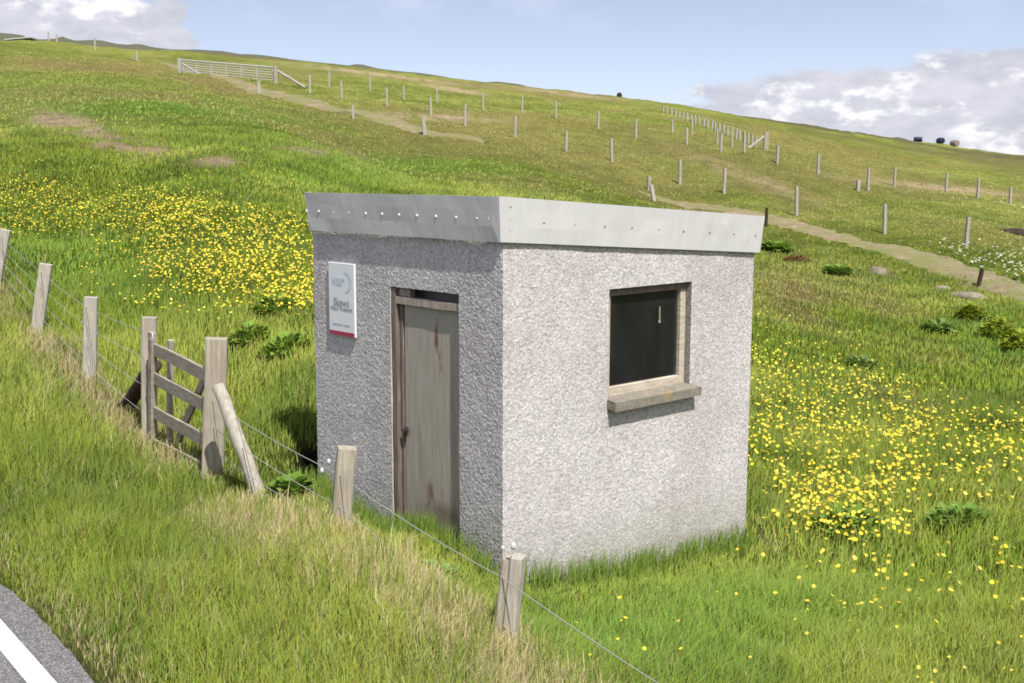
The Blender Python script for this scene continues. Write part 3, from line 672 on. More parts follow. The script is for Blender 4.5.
# ------------------------------------------------------------------ hut
ZC = CZ
def ztop(r): return ZC-.142-.0672*r*1.0
def zfas(r): return ZC-.455-.0672*r
hut_o = empty('hut', hut(0, 0, -.25)); tag(hut_o, 'small grey pebbledashed utility hut with flat roof, white fascia and one window', 'hut')
d0, zd = on_left(459, 294.5); d1, _ = on_left(391, 287); zdoor = CZ-.851; d0, d1 = .4645, 1.2909
w0, w1, wzb, wzt = 1.0965, 2.0852, CZ-1.7492, CZ-.8524
T = .2
def wall_grid(umax, top, hole, P, nu, nv, sd, zbot=-.9):
    """dense outer skin with real pebble relief, hole (u0,u1,z0,z1), returns verts/quads"""
    us = np.linspace(0, umax, nu); hu0, hu1, hz0, hz1 = hole
    for e in (hu0, hu1):
        if hu0 < umax: us[np.argmin(abs(us-e))] = e
    zs = np.linspace(zbot, 2.5, nv)
    for e in (hz0, hz1):
        if zbot < e < 2.5: zs[np.argmin(abs(zs-e))] = e
    U, Z = np.meshgrid(us, zs); tp = np.array([top(u) for u in us])
    Zc = np.minimum(Z, tp[None, :])
    dsp = rng.random(U.shape)*.0046 + (fbm(U*3, Z*3, sd)-.5)*.008
    rag = (U > hu0-.001) & (U < hu1+.001) & (Z > hz0-.001) & (Z < hz1+.001)
    dsp = np.where(rag, np.minimum(dsp, .004), dsp)
    if True:
        ed = np.minimum(U, umax-U); dsp = np.where(ed < 1e-6, rng.random(U.shape)*.003, dsp)
    V = P(U.ravel(), Zc.ravel(), dsp.ravel())
    id_ = np.arange(U.size).reshape(U.shape)
    q = np.stack([id_[:-1, :-1], id_[:-1, 1:], id_[1:, 1:], id_[1:, :-1]], -1)
    mu = (us[:-1]+us[1:])/2; mz = (zs[:-1]+zs[1:])/2
    keep = ~((mu[None, :] > hu0) & (mu[None, :] < hu1) & (mz[:, None] > hz0) & (mz[:, None] < hz1)) & (mz[:, None] < np.maximum(tp[:-1], tp[1:])[None, :]+.02)
    return V, q[keep]
def PL_(U, Z, D): p = C0[None]+U[:, None]*DL[None]-D[:, None]*DR[None]; return np.stack([p[:, 0], p[:, 1], Z], 1)
def PR_(U, Z, D): p = C0[None]+U[:, None]*DR[None]-D[:, None]*DL[None]; return np.stack([p[:, 0], p[:, 1], Z], 1)
def PB_(U, Z, D): p = C0[None]+W*DL[None]+U[:, None]*DR[None]+D[:, None]*DL[None]; return np.stack([p[:, 0], p[:, 1], Z], 1)
def PE_(U, Z, D): p = C0[None]+L*DR[None]+U[:, None]*DL[None]+D[:, None]*DR[None]; return np.stack([p[:, 0], p[:, 1], Z], 1)
VV = []; QQ = []; off = 0
for (um, top, hole, P, nu, nv, sd) in ((W, lambda u: ztop(0)-.06, (d0, d1, -2, zdoor), PL_, 300, 430, 1), (L, lambda u: ztop(u)-.06, (w0, w1, wzb, wzt), PR_, 370, 430, 2),
                                       (L, lambda u: ztop(u)-.06, (9, 9.1, 9, 9.1), PB_, 90, 100, 3), (W, lambda u: ztop(L)-.06, (9, 9.1, 9, 9.1), PE_, 80, 100, 4)):
    v, q = wall_grid(um, top, hole, P, nu, nv, sd); VV.append(v); QQ.append(q+off); off += len(v)
wm = npmesh('wall', np.vstack(VV), np.vstack(QQ)); link('wall', wm, M['wall'], hut_o)
# reveals round the openings (rendered edge, 0.2 m deep) and the inner lining
def rect(bm, pts): bm.faces.new([bm.verts.new(p) for p in pts])
bm = bmesh.new()
e = .004
rect(bm, [hut(d1, -e, -.6), hut(d1, T, -.6), hut(d1, T, zdoor), hut(d1, -e, zdoor)])
rect(bm, [hut(d0, -e, -.6), hut(d0, T, -.6), hut(d0, T, zdoor), hut(d0, -e, zdoor)])
rect(bm, [hut(d0, -e, zdoor), hut(d1, -e, zdoor), hut(d1, T, zdoor), hut(d0, T, zdoor)])
link('door_reveal', bm, M['reveal'], hut_o)
bm = bmesh.new()
for u in (w0, w1): rect(bm, [hut(-e, u, wzb), hut(T, u, wzb), hut(T, u, wzt), hut(-e, u, wzt)])
for z in (wzb, wzt): rect(bm, [hut(-e, w0, z), hut(T, w0, z), hut(T, w1, z), hut(-e, w1, z)])
link('window_reveal', bm, M['wreveal'], hut_o)
bm = bmesh.new(); zi = 2.1
for pts in ([(T,T),(W-T,T)], [(W-T,T),(W-T,L-T)], [(W-T,L-T),(T,L-T)]):
    (a, b), (c, d) = pts
    rect(bm, [hut(a, b, -.3), hut(c, d, -.3), hut(c, d, zi), hut(a, b, zi)])
for seg in ((T, w0), (w1, L-T)): rect(bm, [hut(T, seg[0], -.3), hut(T, seg[1], -.3), hut(T, seg[1], zi), hut(T, seg[0], zi)])
rect(bm, [hut(T, w0, -.3), hut(T, w1, -.3), hut(T, w1, wzb), hut(T, w0, wzb)]); rect(bm, [hut(T, w0, wzt), hut(T, w1, wzt), hut(T, w1, zi), hut(T, w0, zi)])
rect(bm, [hut(T, T, zi), hut(W-T, T, zi), hut(W-T, L-T, zi), hut(T, L-T, zi)]); rect(bm, [hut(T, T, -.3), hut(W-T, T, -.3), hut(W-T, L-T, -.3), hut(T, L-T, -.3)])
link('interior_lining', bm, M['inside'], hut_o)
# pipe seen inside behind the glass
bm = pole(hut(.27, 1.80, -.3), hut(.27, 1.80, 1.55), .05, .05, 6, 14, 0); link('standpipe', bm, M['galv'], hut_o, True)
bm = pole(hut(.5, 1.55, .95), hut(.5, 1.55, 1.35), .012, .012, 3, 8, 0); link('hanging_fitting', bm, M['ins'], hut_o, True)
# roof slab + fascias
OV = .016
bm = bmesh.new()
def roofpt(l, r, z): return bm.verts.new(hut(l, r, z))
lo = [roofpt(l, r, ztop(r)-.10) for l, r in ((0, 0), (W, 0), (W, L), (0, L))]; hi_ = [roofpt(l, r, ztop(r)-.025) for l, r in ((0, 0), (W, 0), (W, L), (0, L))]
bm.faces.new(lo[::-1]); bm.faces.new(hi_)
for i in range(4): bm.faces.new((lo[i], lo[(i+1) % 4], hi_[(i+1) % 4], hi_[i]))
roof = link('roof', bm, M['felt'], hut_o)
def fascia(name, fn, n, th=.014, seg=40):
    """fn(f, v, d): f along, v 0 bottom..1 top, d outward"""
    bm = bmesh.new(); grid = []
    for i in range(seg+1):
        f = i/seg; row = []
        for v, d in ((0, 0), (0, th), (.35, th), (.7, th), (1, th), (1.0, 0)):
            wv = .007*(float(fbm(f*n*2, v*2+n, 5))-.5)*2 if 0 < f < 1 else 0
            row.append(bm.verts.new(fn(f, v, d+wv)))
        grid.append(row)
    for a, b in zip(grid, grid[1:]):
        for k in range(5): bm.faces.new((a[k], b[k], b[k+1], a[k+1]))
        bm.faces.new((a[5], b[5], b[0], a[0]))
    bm.faces.new(grid[0]); bm.faces.new(grid[-1][::-1])
    return link(name, bm, M['fascia'], hut_o)
SB = OV; ST = OV+.03                                 # stands off more at the top than at the bottom
soL = lambda v: .036+.030*v                          # over the door
so = lambda v: .018+.018*v                           # over the window
soE = lambda v: -.024+.016*v; soB = lambda v: .042+.028*v
FH = .313
fl = fascia('fascia', lambda f, v, d: hut(-so(v)+f*(W+so(v)+soE(v)), -soL(v)-d, zfas(0)+FH*v), 3.1); fl['label'] = 'shaded fascia over the door with a row of white screws'
fr_ = fascia('fascia', lambda f, v, d: hut(-so(v)-d, -soL(v)-.013+f*(L+soL(v)+soB(v)+.013), zfas(-.04+f*(L+.08))+FH*v), 5.3); fr_['label'] = 'sunlit fascia over the window'
fascia('fascia', lambda f, v, d: hut(W+soE(v)+d, -soL(v)+f*(L+soL(v)+soB(v)), zfas(-.04+f*(L+.08))+FH*v), 7.7)
fascia('fascia', lambda f, v, d: hut(-so(v)+f*(W+so(v)+soE(v)), L+soB(v)+d, zfas(L)+FH*v), 9.9)
def screw(P, nrm, r, mat, par):
    bm = bmesh.new(); nrm = Vector(nrm).normalized(); s = nrm.orthogonal().normalized(); t_ = nrm.cross(s); P = Vector(P)
    prof = [(1.25, 0), (1.25, .1), (.85, .18), (.7, .32), (.4, .4)]; rings = [[bm.verts.new(P+nrm*(r*z_)+(s*math.cos(i*PI/6)+t_*math.sin(i*PI/6))*(r*k)) for i in range(12)] for k, z_ in prof]
    for a, b in zip(rings, rings[1:]):
        for i in range(12): bm.faces.new((a[i], a[(i+1) % 12], b[(i+1) % 12], b[i]))
    bm.faces.new(rings[-1]); bm.faces.new(rings[0][::-1])
    return link('screw', bm, mat, par, True)
nL = Vector((-DR[0], -DR[1], 0)); nR = Vector((-DL[0], -DL[1], 0))
for px in (311, 325.5, 340.5, 356, 372.5, 389, 406, 424, 443, 463, 484, 496):
    l_, z_ = on_left(px, 213); v = (zfas(0)+.145-zfas(0))/.313
    l_ = min(max(l_*1.0, .02), W-.015); screw(hut(l_, -soL(.48)-.015, zfas(0)+.16), nL, .0105, M['screw'], fl)
for px in (540, 571, 601, 628, 655, 680, 706, 730, 752):
    r_, z_ = on_right(px, 225); r_ = min(r_, L+.02); screw(hut(-so(.48)-.0145, r_, zfas(r_)+.15), nR, .009, M['screw_dark'], fr_)
for v in (.25, .5, .78): screw(hut(-so(v)-.0145, .03, zfas(.03)+.313*v), nR, .008, M['screw_dark'], fr_)
# door: frame, leaf, latch
UL = Vector((DL[0], DL[1], 0)); UR = Vector((DR[0], DR[1], 0)); UZ = Vector((0, 0, 1))
fr_d = .03
def timber(bm, l0, l1, r0, r1, z0, z1, j=.002): box(bm, hut((l0+l1)/2, (r0+r1)/2, (z0+z1)/2), (UL, UR, UZ), (l1-l0, r1-r0, z1-z0), j)
door = empty('door', hut((d0+d1)/2, .09, -.2)); door.parent = hut_o; door.location = door.location-hut_o.location
dl0, dl1 = d0-.03, d1-.115
bm = bmesh.new(); timber(bm, dl0, dl1, fr_d+.015, fr_d+.06, -.42, zdoor-.13); bevel(bm, .004)
def linkc(name, bm, mat, par): return link(name, bm, mat, par)
linkc('door_panel', bm, M['door'], door)
# old red paint showing through: ragged stains fixed to the door board
dm = M['door']; tt = dm.node_tree; prb = [n_ for n_ in tt.nodes if n_.type == 'BSDF_PRINCIPLED'][0]; src = prb.inputs['Base Color'].links[0].from_socket
tcn = tt.nodes.new('ShaderNodeTexCoord'); nz_ = tt.nodes.new('ShaderNodeTexNoise'); nz_.inputs['Scale'].default_value = 26; nz_.inputs['Detail'].default_value = 6; nz_.inputs['Roughness'].default_value = .7
mpn = tt.nodes.new('ShaderNodeMapping'); mpn.inputs['Scale'].default_value = (1, 1, .3); tt.links.new(tcn.outputs['Object'], mpn.inputs[0]); tt.links.new(mpn.outputs[0], nz_.inputs['Vector'])
dw = Vector(hut((d0+d1)/2, .09, -.2))
for (px, py, w_, hh, str_, col_) in ((431, 338, .035, .17, .95, (.14, .05, .04)), (425, 492, .06, .13, .75, (.12, .04, .03)), (436, 368, .018, .05, .6, (.16, .07, .055)), (437, 515, .3, .12, .6, (.10, .06, .04)), (448, 420, .05, .5, .3, (.17, .145, .115)), (416, 460, .04, .3, .35, (.15, .12, .095))):
    l_, z_ = on_left(px, py); P_ = hut(l_-.012, fr_d+.015, z_)-dw
    sb = tt.nodes.new('ShaderNodeVectorMath'); sb.operation = 'SUBTRACT'; tt.links.new(tcn.outputs['Object'], sb.inputs[0]); sb.inputs[1].default_value = P_
    sc = tt.nodes.new('ShaderNodeVectorMath'); sc.operation = 'MULTIPLY'; tt.links.new(sb.outputs[0], sc.inputs[0]); sc.inputs[1].default_value = (1/w_, 1/w_, 1/hh)
    ln = tt.nodes.new('ShaderNodeVectorMath'); ln.operation = 'LENGTH'; tt.links.new(sc.outputs[0], ln.inputs[0])
    ad = tt.nodes.new('ShaderNodeMath'); ad.operation = 'MULTIPLY_ADD'; tt.links.new(nz_.outputs['Fac'], ad.inputs[0]); ad.inputs[1].default_value = 2.4; tt.links.new(ln.outputs['Value'], ad.inputs[2])
    mr_ = tt.nodes.new('ShaderNodeMapRange'); tt.links.new(ad.outputs[0], mr_.inputs[0]); mr_.inputs[1].default_value = 2.15; mr_.inputs[2].default_value = 1.45; mr_.inputs[3].default_value = 0; mr_.inputs[4].default_value = str_
    mx_ = tt.nodes.new('ShaderNodeMix'); mx_.data_type = 'RGBA'; tt.links.new(mr_.outputs[0], mx_.inputs[0]); tt.links.new(src, mx_.inputs[6]); mx_.inputs[7].default_value = (*col_, 1); src = mx_.outputs[2]
tt.links.new(src, prb.inputs['Base Color'])
bm = bmesh.new(); box(bm, hut(dl1-.03, fr_d-.002, .62), (UL, UR, UZ), (.022, .02, .07)); box(bm, hut(dl1-.045, fr_d-.02, .63), (UL, UR, UZ), (.08, .014, .016)); bevel(bm, .003); linkc('latch', bm, M['iron'], door)
bm = bmesh.new()
bmj = beam(hut(d1-.055, fr_d+.01, -.45), hut(d1-.03, fr_d+.01, zdoor-.01), .055, .075, UL, .004, .003, 10); link('door_jamb', bmj, M['jamb'], hut_o)
bmj = beam(hut(d1-.102, fr_d+.03, -.45), hut(d1-.085, fr_d+.03, zdoor-.1), .03, .05, UL, .003, .003, 10); link('door_stop', bmj, M['jamb'], hut_o)
bmj = beam(hut(d1-.01, fr_d+.005, zdoor-.105), hut(d0+.0, fr_d+.005, zdoor-.105), .05, .06, UR, .004, .003, 8); link('door_lintel', bmj, M['frame'], hut_o)
bmj = beam(hut(d1-.01, fr_d+.03, zdoor-.04), hut(d1-.2, fr_d+.03, zdoor-.045), .05, .06, UR, .004, .003, 5); link('door_head_block', bmj, M['frame'], hut_o)
bmj = beam(hut(d0+.01, fr_d+.03, -.45), hut(d0+.012, fr_d+.03, zdoor-.13), .05, .05, UL, .004, .001, 6); link('door_jamb', bmj, M['frame'], hut_o)
# window
window = empty('window', hut(.09, (w0+w1)/2, wzb)); window.parent = hut_o; window.location = window.location-hut_o.location
wd = .05; fw = .07; zs0 = wzb+.05
bm = bmesh.new()
def wbar(r0, r1, z0, z1, l0=wd, l1=wd+.06): box(bm, hut((l0+l1)/2, (r0+r1)/2, (z0+z1)/2), (UL, UR, UZ), (l1-l0, r1-r0, z1-z0), .0015)
wbar(w0+.002, w0+fw, zs0, wzt-.003); wbar(w1-fw, w1-.002, zs0, wzt-.003); wbar(w0+fw, w1-fw, zs0, zs0+.075)
bevel(bm, .005); wf = link('window_frame', bm, M['win_frame'], window)
bm = bmesh.new(); wbar(w0+fw-.068, w1-.003, wzt-.062, wzt-.004, wd-.006, wd+.058); bevel(bm, .004); link('window_head', bm, M['jamb'], window)  # darker wood than the other bars: lintel shade put into its colour
bm = bmesh.new(); box(bm, hut(wd+.035, (w0+w1)/2, (zs0+wzt)/2), (UL, UR, UZ), (.005, w1-w0-2*fw+.01, wzt-zs0-.12)); link('pane', bm, M['glass'], window)
bm = bmesh.new(); box(bm, hut(wd+.003, w1-fw-.26, zs0+.6), (UL, UR, UZ), (.012, .008, .12)); box(bm, hut(wd, w1-fw-.265, zs0+.54), (UL, UR, UZ), (.012, .02, .02)); bevel(bm, .002)
link('window_catch', bm, M['post'], window)
bm = bmesh.new(); vs = box(bm, hut(-.005, (w0+w1)/2+.02, wzb-.005), (UL, UR, UZ), (.17, w1-w0+.06, .07), .004)
for v in vs:
    l_ = (np.array(v.co[:2])-C0)@DL
    if l_ > 0: v.co.z += .03
bmesh.ops.subdivide_edges(bm, edges=bm.edges[:], cuts=2); 
link('window_sill', bm, M['sill'], window)

# sign on the wall
s0, zt0 = on_left(331.5, 262); s1, _ = on_left(357, 262); _, zb0 = on_left(344, 335.5)
sl = max(s0, s1); sr = min(s0, s1); sw = sl-sr; sh = zt0-zb0
sg = empty('wall_sign', hut((sl+sr)/2, -.012, zb0)); tag(sg, 'narrow white notice board with red bottom strip on the wall left of the door', 'sign')
D_ = -.016
bm = bmesh.new(); box(bm, hut((sl+sr)/2, D_-.004, (zt0+zb0)/2), (UL, UR, UZ), (sw, .022, sh)); bevel(bm, .003, 1); link('board', bm, M['sign_white'], sg)
DF = D_-.0165
bm = bmesh.new(); box(bm, hut((sl+sr)/2, DF, zb0+sh*.032), (UL, UR, UZ), (sw-.006, .003, sh*.056)); link('red_strip', bm, M['sign_red'], sg)
def sign_text(body, size, z, mat, name, bold=0, mid=.5):
    cu_ = bpy.data.curves.new('txt', 'FONT'); cu_.body = body; cu_.size = size; cu_.align_x = 'CENTER'; cu_.offset = bold; cu_.extrude = .0004
    ob = bpy.data.objects.new('txt', cu_); COL.objects.link(ob)
    dg = bpy.context.evaluated_depsgraph_get(); me = bpy.data.meshes.new_from_object(ob.evaluated_get(dg)); bpy.data.objects.remove(ob); bpy.data.curves.remove(cu_)
    # text x runs to the viewer's right = -DL, up = z, facing out = -DR
    o_ = hut(sl-(sl-sr)*mid, DF-.001, z)
    mt = Matrix((( -UL.x, 0, -UR.x, o_.x), (-UL.y, 0, -UR.y, o_.y), (0, 1, 0, o_.z), (0, 0, 0, 1))); me.transform(mt)
    me.name = name; return link(name, me, mat, sg)
sign_text('Skaws', sw*.25, zb0+sh*.415, M['sign_text'], 'lettering', .0012)
sign_text('Water Treatment', sw*.115, zb0+sh*.355, M['sign_text'], 'lettering', .0012)
sign_text('Emergency contact', sw*.09, zb0+sh*.15, M['sign_grey'], 'lettering', .0006)
sign_text('0845 600 8855', sw*.09, zb0+sh*.115, M['sign_grey'], 'lettering', .0006) if False else None
sign_text('Scottish', sw*.15, zb0+sh*.755, M['sign_blue'], 'lettering', .0008, .4)
sign_text('Water', sw*.15, zb0+sh*.70, M['sign_blue'], 'lettering', .0008, .36)
bm = bmesh.new(); pr = None                       # swoosh emblem to the right of the words
for k in range(15):
    a = -.5*PI+PI*1.05*k/14; w_ = .012*math.sin(PI*(k+.4)/15)+.002; c_ = ((sl-sw*.66)-math.cos(a)*sw*.2, zb0+sh*.745+math.sin(a)*sw*.22)
    n_ = (-math.cos(a), math.sin(a)); p0 = bm.verts.new(hut(c_[0]+n_[0]*w_, DF-.0012, c_[1]+n_[1]*w_)); p1 = bm.verts.new(hut(c_[0]-n_[0]*w_, DF-.0012, c_[1]-n_[1]*w_))
    if pr: bm.faces.new((pr[0], p0, p1, pr[1]))
    pr = (p0, p1)
link('emblem', bm, M['sign_blue'], sg)

# ------------------------------------------------------------------ roadside fence and gate
def fp(px, py):                                   # pixel -> point in the vertical plane of the fence
    a, b, c = raydir(px, py); k = (FN@FE0)/(FN[0]*a+FN[1]*b); return Vector((a*k, b*k, CZ+c*k))
fd3 = Vector((FD[0], FD[1], 0)); fn3 = Vector((FN[0], FN[1], 0))
fence = empty('roadside_fence', (*FE0, h1(*FE0))); tag(fence, 'weathered post and wire fence running along the roadside verge', 'fence')
def sink(p, d=.25): return Vector((p.x, p.y, h1(p.x, p.y)-d))
posts = []
def fpost(top, base_px, w, mat, pale=None, lab=None, taper=.97):
    b0 = fp(*base_px); tp = at(top[0], top[1], b0.y)
    dr = (tp-b0)/max(tp.z-b0.z, .05); bt = sink(b0); bt = tp-dr*(tp.z-bt.z)
    bmp = beam(bt, tp, w, w*.9, Vector((1, .22, 0)), .012, .004, 6, taper); o = link('post', bmp, mat, fence)
    if lab: o['label'] = lab
    posts.append((bt, tp)); return o
fpost((6, 231), (-4, 285), .15, M['post_pale'], lab='leaning post cut by the left edge')
fpost((46, 265), (38, 331), .16, M['post_pale'], lab='pale leaning post')
fpost((91.5, 298), (90, 378), .15, M['post_pale'])
fpost((149.5, 318), (150, 446), .15, M['post'], lab='gate post with a dark brown strut')
gl_i = len(posts)-1
fpost((217, 339), (213, 476), .19, M['post'], lab='stout square gate post')
p347 = fpost((347.5, 448), (342, 515), .135, M['post'], lab='short post in front of the hut wall')
# near split post: two halves
b0 = fp(505, 642); tp = at(514, 556, b0.y)
dr = (tp-b0)/(tp.z-b0.z); bt = tp-dr*(tp.z-h1(b0.x, b0.y)+.25)
sd = (fd3*-1+fn3*.2).normalized()
sr_ = Vector((.96, -.27, 0))
o = link('post', beam(bt+sr_*.03, tp+sr_*.028, .075, .12, sr_, .01, .003, 6, .95), M['post_pale'], fence); o['label'] = 'nearest post, split lengthwise, pale half'
o = link('post', beam(bt-sr_*.035, tp-sr_*.03-UZ*.01, .055, .12, sr_, .01, .003, 6, .9), M['post'], fence); o['label'] = 'nearest post, split lengthwise, grey half'
posts.append((bt, tp))
nx_ = FE0-FD*2.4; zz = h1(*nx_); posts.append((Vector((*nx_, zz-.25)), Vector((*nx_, zz+.55))))
link('post', beam(posts[-1][0], posts[-1][1], .12, .12, fd3, .01, .004, 6), M['post'], fence)
# struts
CAM = Vector((0, 0, CZ)); a = CAM+(fp(219, 386)-CAM)*.972; b = at(266, 512, a.y-.25); pp = b
link('strut', pole(pp+(pp-a)*.15, a, .064, .055, 10, 12, .006), M['post_pale'], fence, True)['label'] = 'bleached round log propping the right gate post'
a = fp(143, 366)+fn3*.12; b = fp(118, 408)+fn3*.1
link('strut', pole(b+(b-a)*.2, a, .08, .075, 8, 10), M['post_brown'], fence, True)['label'] = 'dark brown strut left of the gate'
# insulators
def blob_bm(P, r):
    bm = bmesh.new(); bmesh.ops.create_icosphere(bm, subdivisions=2, radius=r); bmesh.ops.scale(bm, verts=bm.verts[:], vec=(1, 1, 1.5)); bmesh.ops.translate(bm, verts=bm.verts[:], vec=P); return bm
for px, py in ((336, 461), (329, 470)): link('insulator', blob_bm(fp(px, py)-fn3*.05, .015), M['ins'], fence, True)
for px, py, r_ in ((514, 546, .016), (503.5, 548, .01)): link('insulator', blob_bm(fp(px, py), r_), M['ins'], fence, True)
# wires: strands at set pixels on the fence plane
def strand(pts, sag=.02, r=.003):
    out = []
    for a, b in zip(pts, pts[1:]):
        for k in range(10): f = k/10; out.append(a.lerp(b, f)-UZ*(sag*4*f*(1-f)))
    out.append(pts[-1]); link('wire', wire_bm([p-fn3*.075 for p in out], r), M['wire'], fence, True)
def onpost(i, f): bt, tp = posts[i]; g = h1(tp.x, tp.y); b_ = Vector((tp.x, tp.y, g)); return b_.lerp(tp, f)
for f in (.9, .68, .45, .22): strand([onpost(i, f) for i in (0, 1, 2, gl_i)], .02, .0032)
gr_i = gl_i+1
for f, g_, k_ in ((.55, .72, .80), (.36, .35, .30), (.18, .1, .08)): strand([onpost(gr_i, f), onpost(gr_i+1, g_), onpost(gr_i+2, k_), onpost(gr_i+3, k_)], .03, .0032)
# gate
gate = empty('wooden_gate', sink(fp(160, 440), 0)); tag(gate, 'weathered grey wooden gate of four rails and a diagonal brace between two posts', 'gate')
fo = fn3*-.02
def rail(p0, p1, hh, name='rail', off=0, th=.03):
    a = fp(*p0)+fo+fn3*off; b = fp(*p1)+fo+fn3*off; return link(name, beam(a, b, hh, th, UZ, .005, .003, 6), M['rail'], gate)
for p0, p1 in (((152,347),(212,377)), ((152,376),(212,408)), ((152,410),(212,443)), ((152,443),(212,472))): rail(p0, p1, .125)
a = fp(156, 333)-fn3*.03; b = sink(fp(156, 450), -.02)-fn3*.03; link('stile', beam(b, a, .10, .06, fd3, .006, .003, 6), M['rail'], gate)
a = fp(168, 341)+fn3*.03; b = sink(fp(168, 462), -.04)+fn3*.03; link('stile', beam(b, a, .07, .05, fd3, .006, .003, 6), M['post'], gate)
rail((177, 440), (207, 366), .09, 'brace', .045)
a = fp(207, 372)+fn3*.03; b = sink(fp(207, 470), -.02)+fn3*.03; link('stile', beam(b, a, .08, .04, fd3, .006, .003, 6), M['rail'], gate)
bm = wire_bm([fp(163, 350)-fn3*.1+Vector((0, 0, .12))+(fd3*math.cos(x_)*.035+UZ*math.sin(x_)*.05) for x_ in np.linspace(-.5, PI+.5, 12)], .006); link('latch_loop', bm, M['galv'], gate, True)

# ------------------------------------------------------------------ hillside fences
def far_fence(name, label, pts, hgt, wid, strands=2, lab=None, mat=None):
    P = []
    for q_ in pts:
        p = at(q_[0], q_[1], q_[2]); P.append(Vector((p.x, p.y, h1(p.x, p.y))))
    root = empty(name, P[0]); tag(root, label, 'fence', 'post and wire fences across the hillside')
    for i, p in enumerate(P):
        hh = hgt*random.uniform(.92, 1.08)*(pts[i][3] if len(pts[i]) > 3 else 1); tl = Vector((random.uniform(-.05, .05), random.uniform(-.05, .05), 0))
        link('post', beam(p-UZ*.3, p+UZ*hh+tl, wid, wid, (1, .2, 0), .012, .004, 3, .95), mat or M['far_post'], root)
    for k in range(strands):
        f = .9-.35*k; pts_w = []
        for a, b in zip(P, P[1:]):
            for j in range(4): pts_w.append(a.lerp(b, j/4)+UZ*hgt*f)
        pts_w.append(P[-1]+UZ*hgt*f); link('wire', wire_bm(pts_w, .002, 4), M['wire'], root)
    return root
far_fence('hillside_fence', 'post and wire fence just above the gravel track, nearest on the hillside', ROW1, 1.15, .13)
far_fence('hillside_fence', 'second post and wire fence higher up the hillside from the far gate', ROW2+[], 1.12, .13)
extra = [(672,132,80),(692,137,79),(717,147,77),(732,151,76)]
far_fence('hillside_fence', 'short run of doubled posts between the second fence and the skyline fence', extra, 1.0, .12)
pr3 = []
for k in range(24):
    f = k/23; q_ = hitp(756+(663-756)*f, 147+(111.5-147)*f**.92); pr3.append((q_.x, q_.y))
root = empty('hillside_fence', (*pr3[0], h1(*pr3[0]))); tag(root, 'close set line of pale posts climbing away over the skyline', 'fence', 'post and wire fences across the hillside')
lw = []
for x_, y_ in pr3:
    g = h1(x_, y_); link('post', beam((x_, y_, g-.3), (x_+random.uniform(-.06, .06), y_, g+1.15*min(1, (11-5*len(lw)/23)*y_/F/1.15)), min(.14, y_/F*1.7), .14, (1, .2, 0), .012, .004, 3), M['far_post'], root); lw.append(Vector((x_, y_, g+(9-4*len(lw)/23)*y_/F)))
link('wire', wire_bm(lw, .002, 4), M['wire'], root)
# strainer post with prop at its near end
sx_, sy_ = pr3[0]; b_ = Vector((sx_+.45, sy_-1, 0)); b_.z = h1(b_.x, b_.y)
link('post', beam(b_-UZ*.3, b_+UZ*1.2, .3, .3, (1, 0, 0), .02, .01, 4), M['post'], root)['label'] = 'stout strainer post'
link('strut', pole(b_+Vector((-1.5, -.4, -.1)), b_+UZ*1.0, .1, .09), M['far_post'], root)
# skyline posts at the left
root = None; LW = []
for px, hh in ((65, 1.0), (73, .8), (95, 1.15), (137, .9)):
    if px in (65, 73): g = crest(px)
    else: g = at(px, 50 if px == 95 else 62, 118 if px == 95 else 110); g.z = h1(g.x, g.y)
    if root is None: root = empty('hillside_fence', g); tag(root, 'few pale posts on the skyline left of the far metal gate', 'fence', 'post and wire fences across the hillside')
    link('post', beam(g-UZ*.3, g+UZ*hh, .16, .16, (1, .2, 0), .012, .004, 3), M['far_post'], root); LW.append(g+UZ*hh*.85)
link('wire', wire_bm(LW, .002, 4), M['wire'], root)
# low posts standing alone along the track
def lone(px, top, base, mat, lab, w, lean=0, wm=.1):
    g = hitp(px, base); d = g.y*cp; hh = (base-top)/F*d*1.03
    o = link('track_post', beam(Vector((0, 0, -.25)), Vector((lean*hh, 0, hh)), wm, wm, (1, .2, 0), .01, .004, 4), mat); o.location = g; tag(o, lab, 'post', 'short posts beside the track'); return o
lone(655, 185, 201, M['post_pale'], 'broken white post leaning beside the track above the hut roof', 5, -.25, .16)
lone(649, 176, 190, M['post'], 'grey stump post behind the broken white post', 5, 0, .14)
lone(766, 208, 226, M['post_brown'], 'short dark post by the right corner of the hut roof', 4, .02, .1)
lone(977, 268, 286, M['post_brown'], 'short dark post on the near edge of the track', 4, .25, .1)
lone(425, 119, 135, M['far_post'], 'pale leaning post on the lower edge of the far track', 4, -.1, .17)
lone(353, 106, 119, M['far_post'], 'thin pale post in the middle of the far track', 4, 0, .12)
lone(259, 82, 95, M['far_post'], 'pale post in front of the far metal gate', 4, 0, .2)
lone(858, 180, 190, M['far_post'], 'knee high pale post left of the tallest hillside post', 4, 0, .18)
# far metal field gate
gA = at(180, 76, 88); gB = at(276, 86, 82)
for g in (gA, gB): g.z = h1(g.x, g.y)
gate2 = empty('field_gate', gA); tag(gate2, 'long pale metal field gate across the top of the far track', 'gate')
top = at(180, 63, 88).z-gA.z; topB = at(276, 68, 82).z-gB.z; top = max(min(top, 1.4), 1.0); topB = max(min(topB, 1.4), 1.0)
link('gate_post', beam(gA-UZ*.3, gA+UZ*(top+.1), .3, .3, (1, 0, 0), .02, .01, 4), M['far_post'], gate2)
link('gate_post', beam(gB-UZ*.3, gB+UZ*(topB+.1), .26, .26, (1, 0, 0), .02, .01, 4), M['post'], gate2)
mid = gA.lerp(gB, .5)
for k in range(6):
    f = .2+.8*k/5; link('rail', wire_bm([gA.lerp(gB, .02)+UZ*top*f, gB.lerp(gA, .02)+UZ*topB*f], .03 if k < 5 else .05, 8), M['galv'], gate2, True)
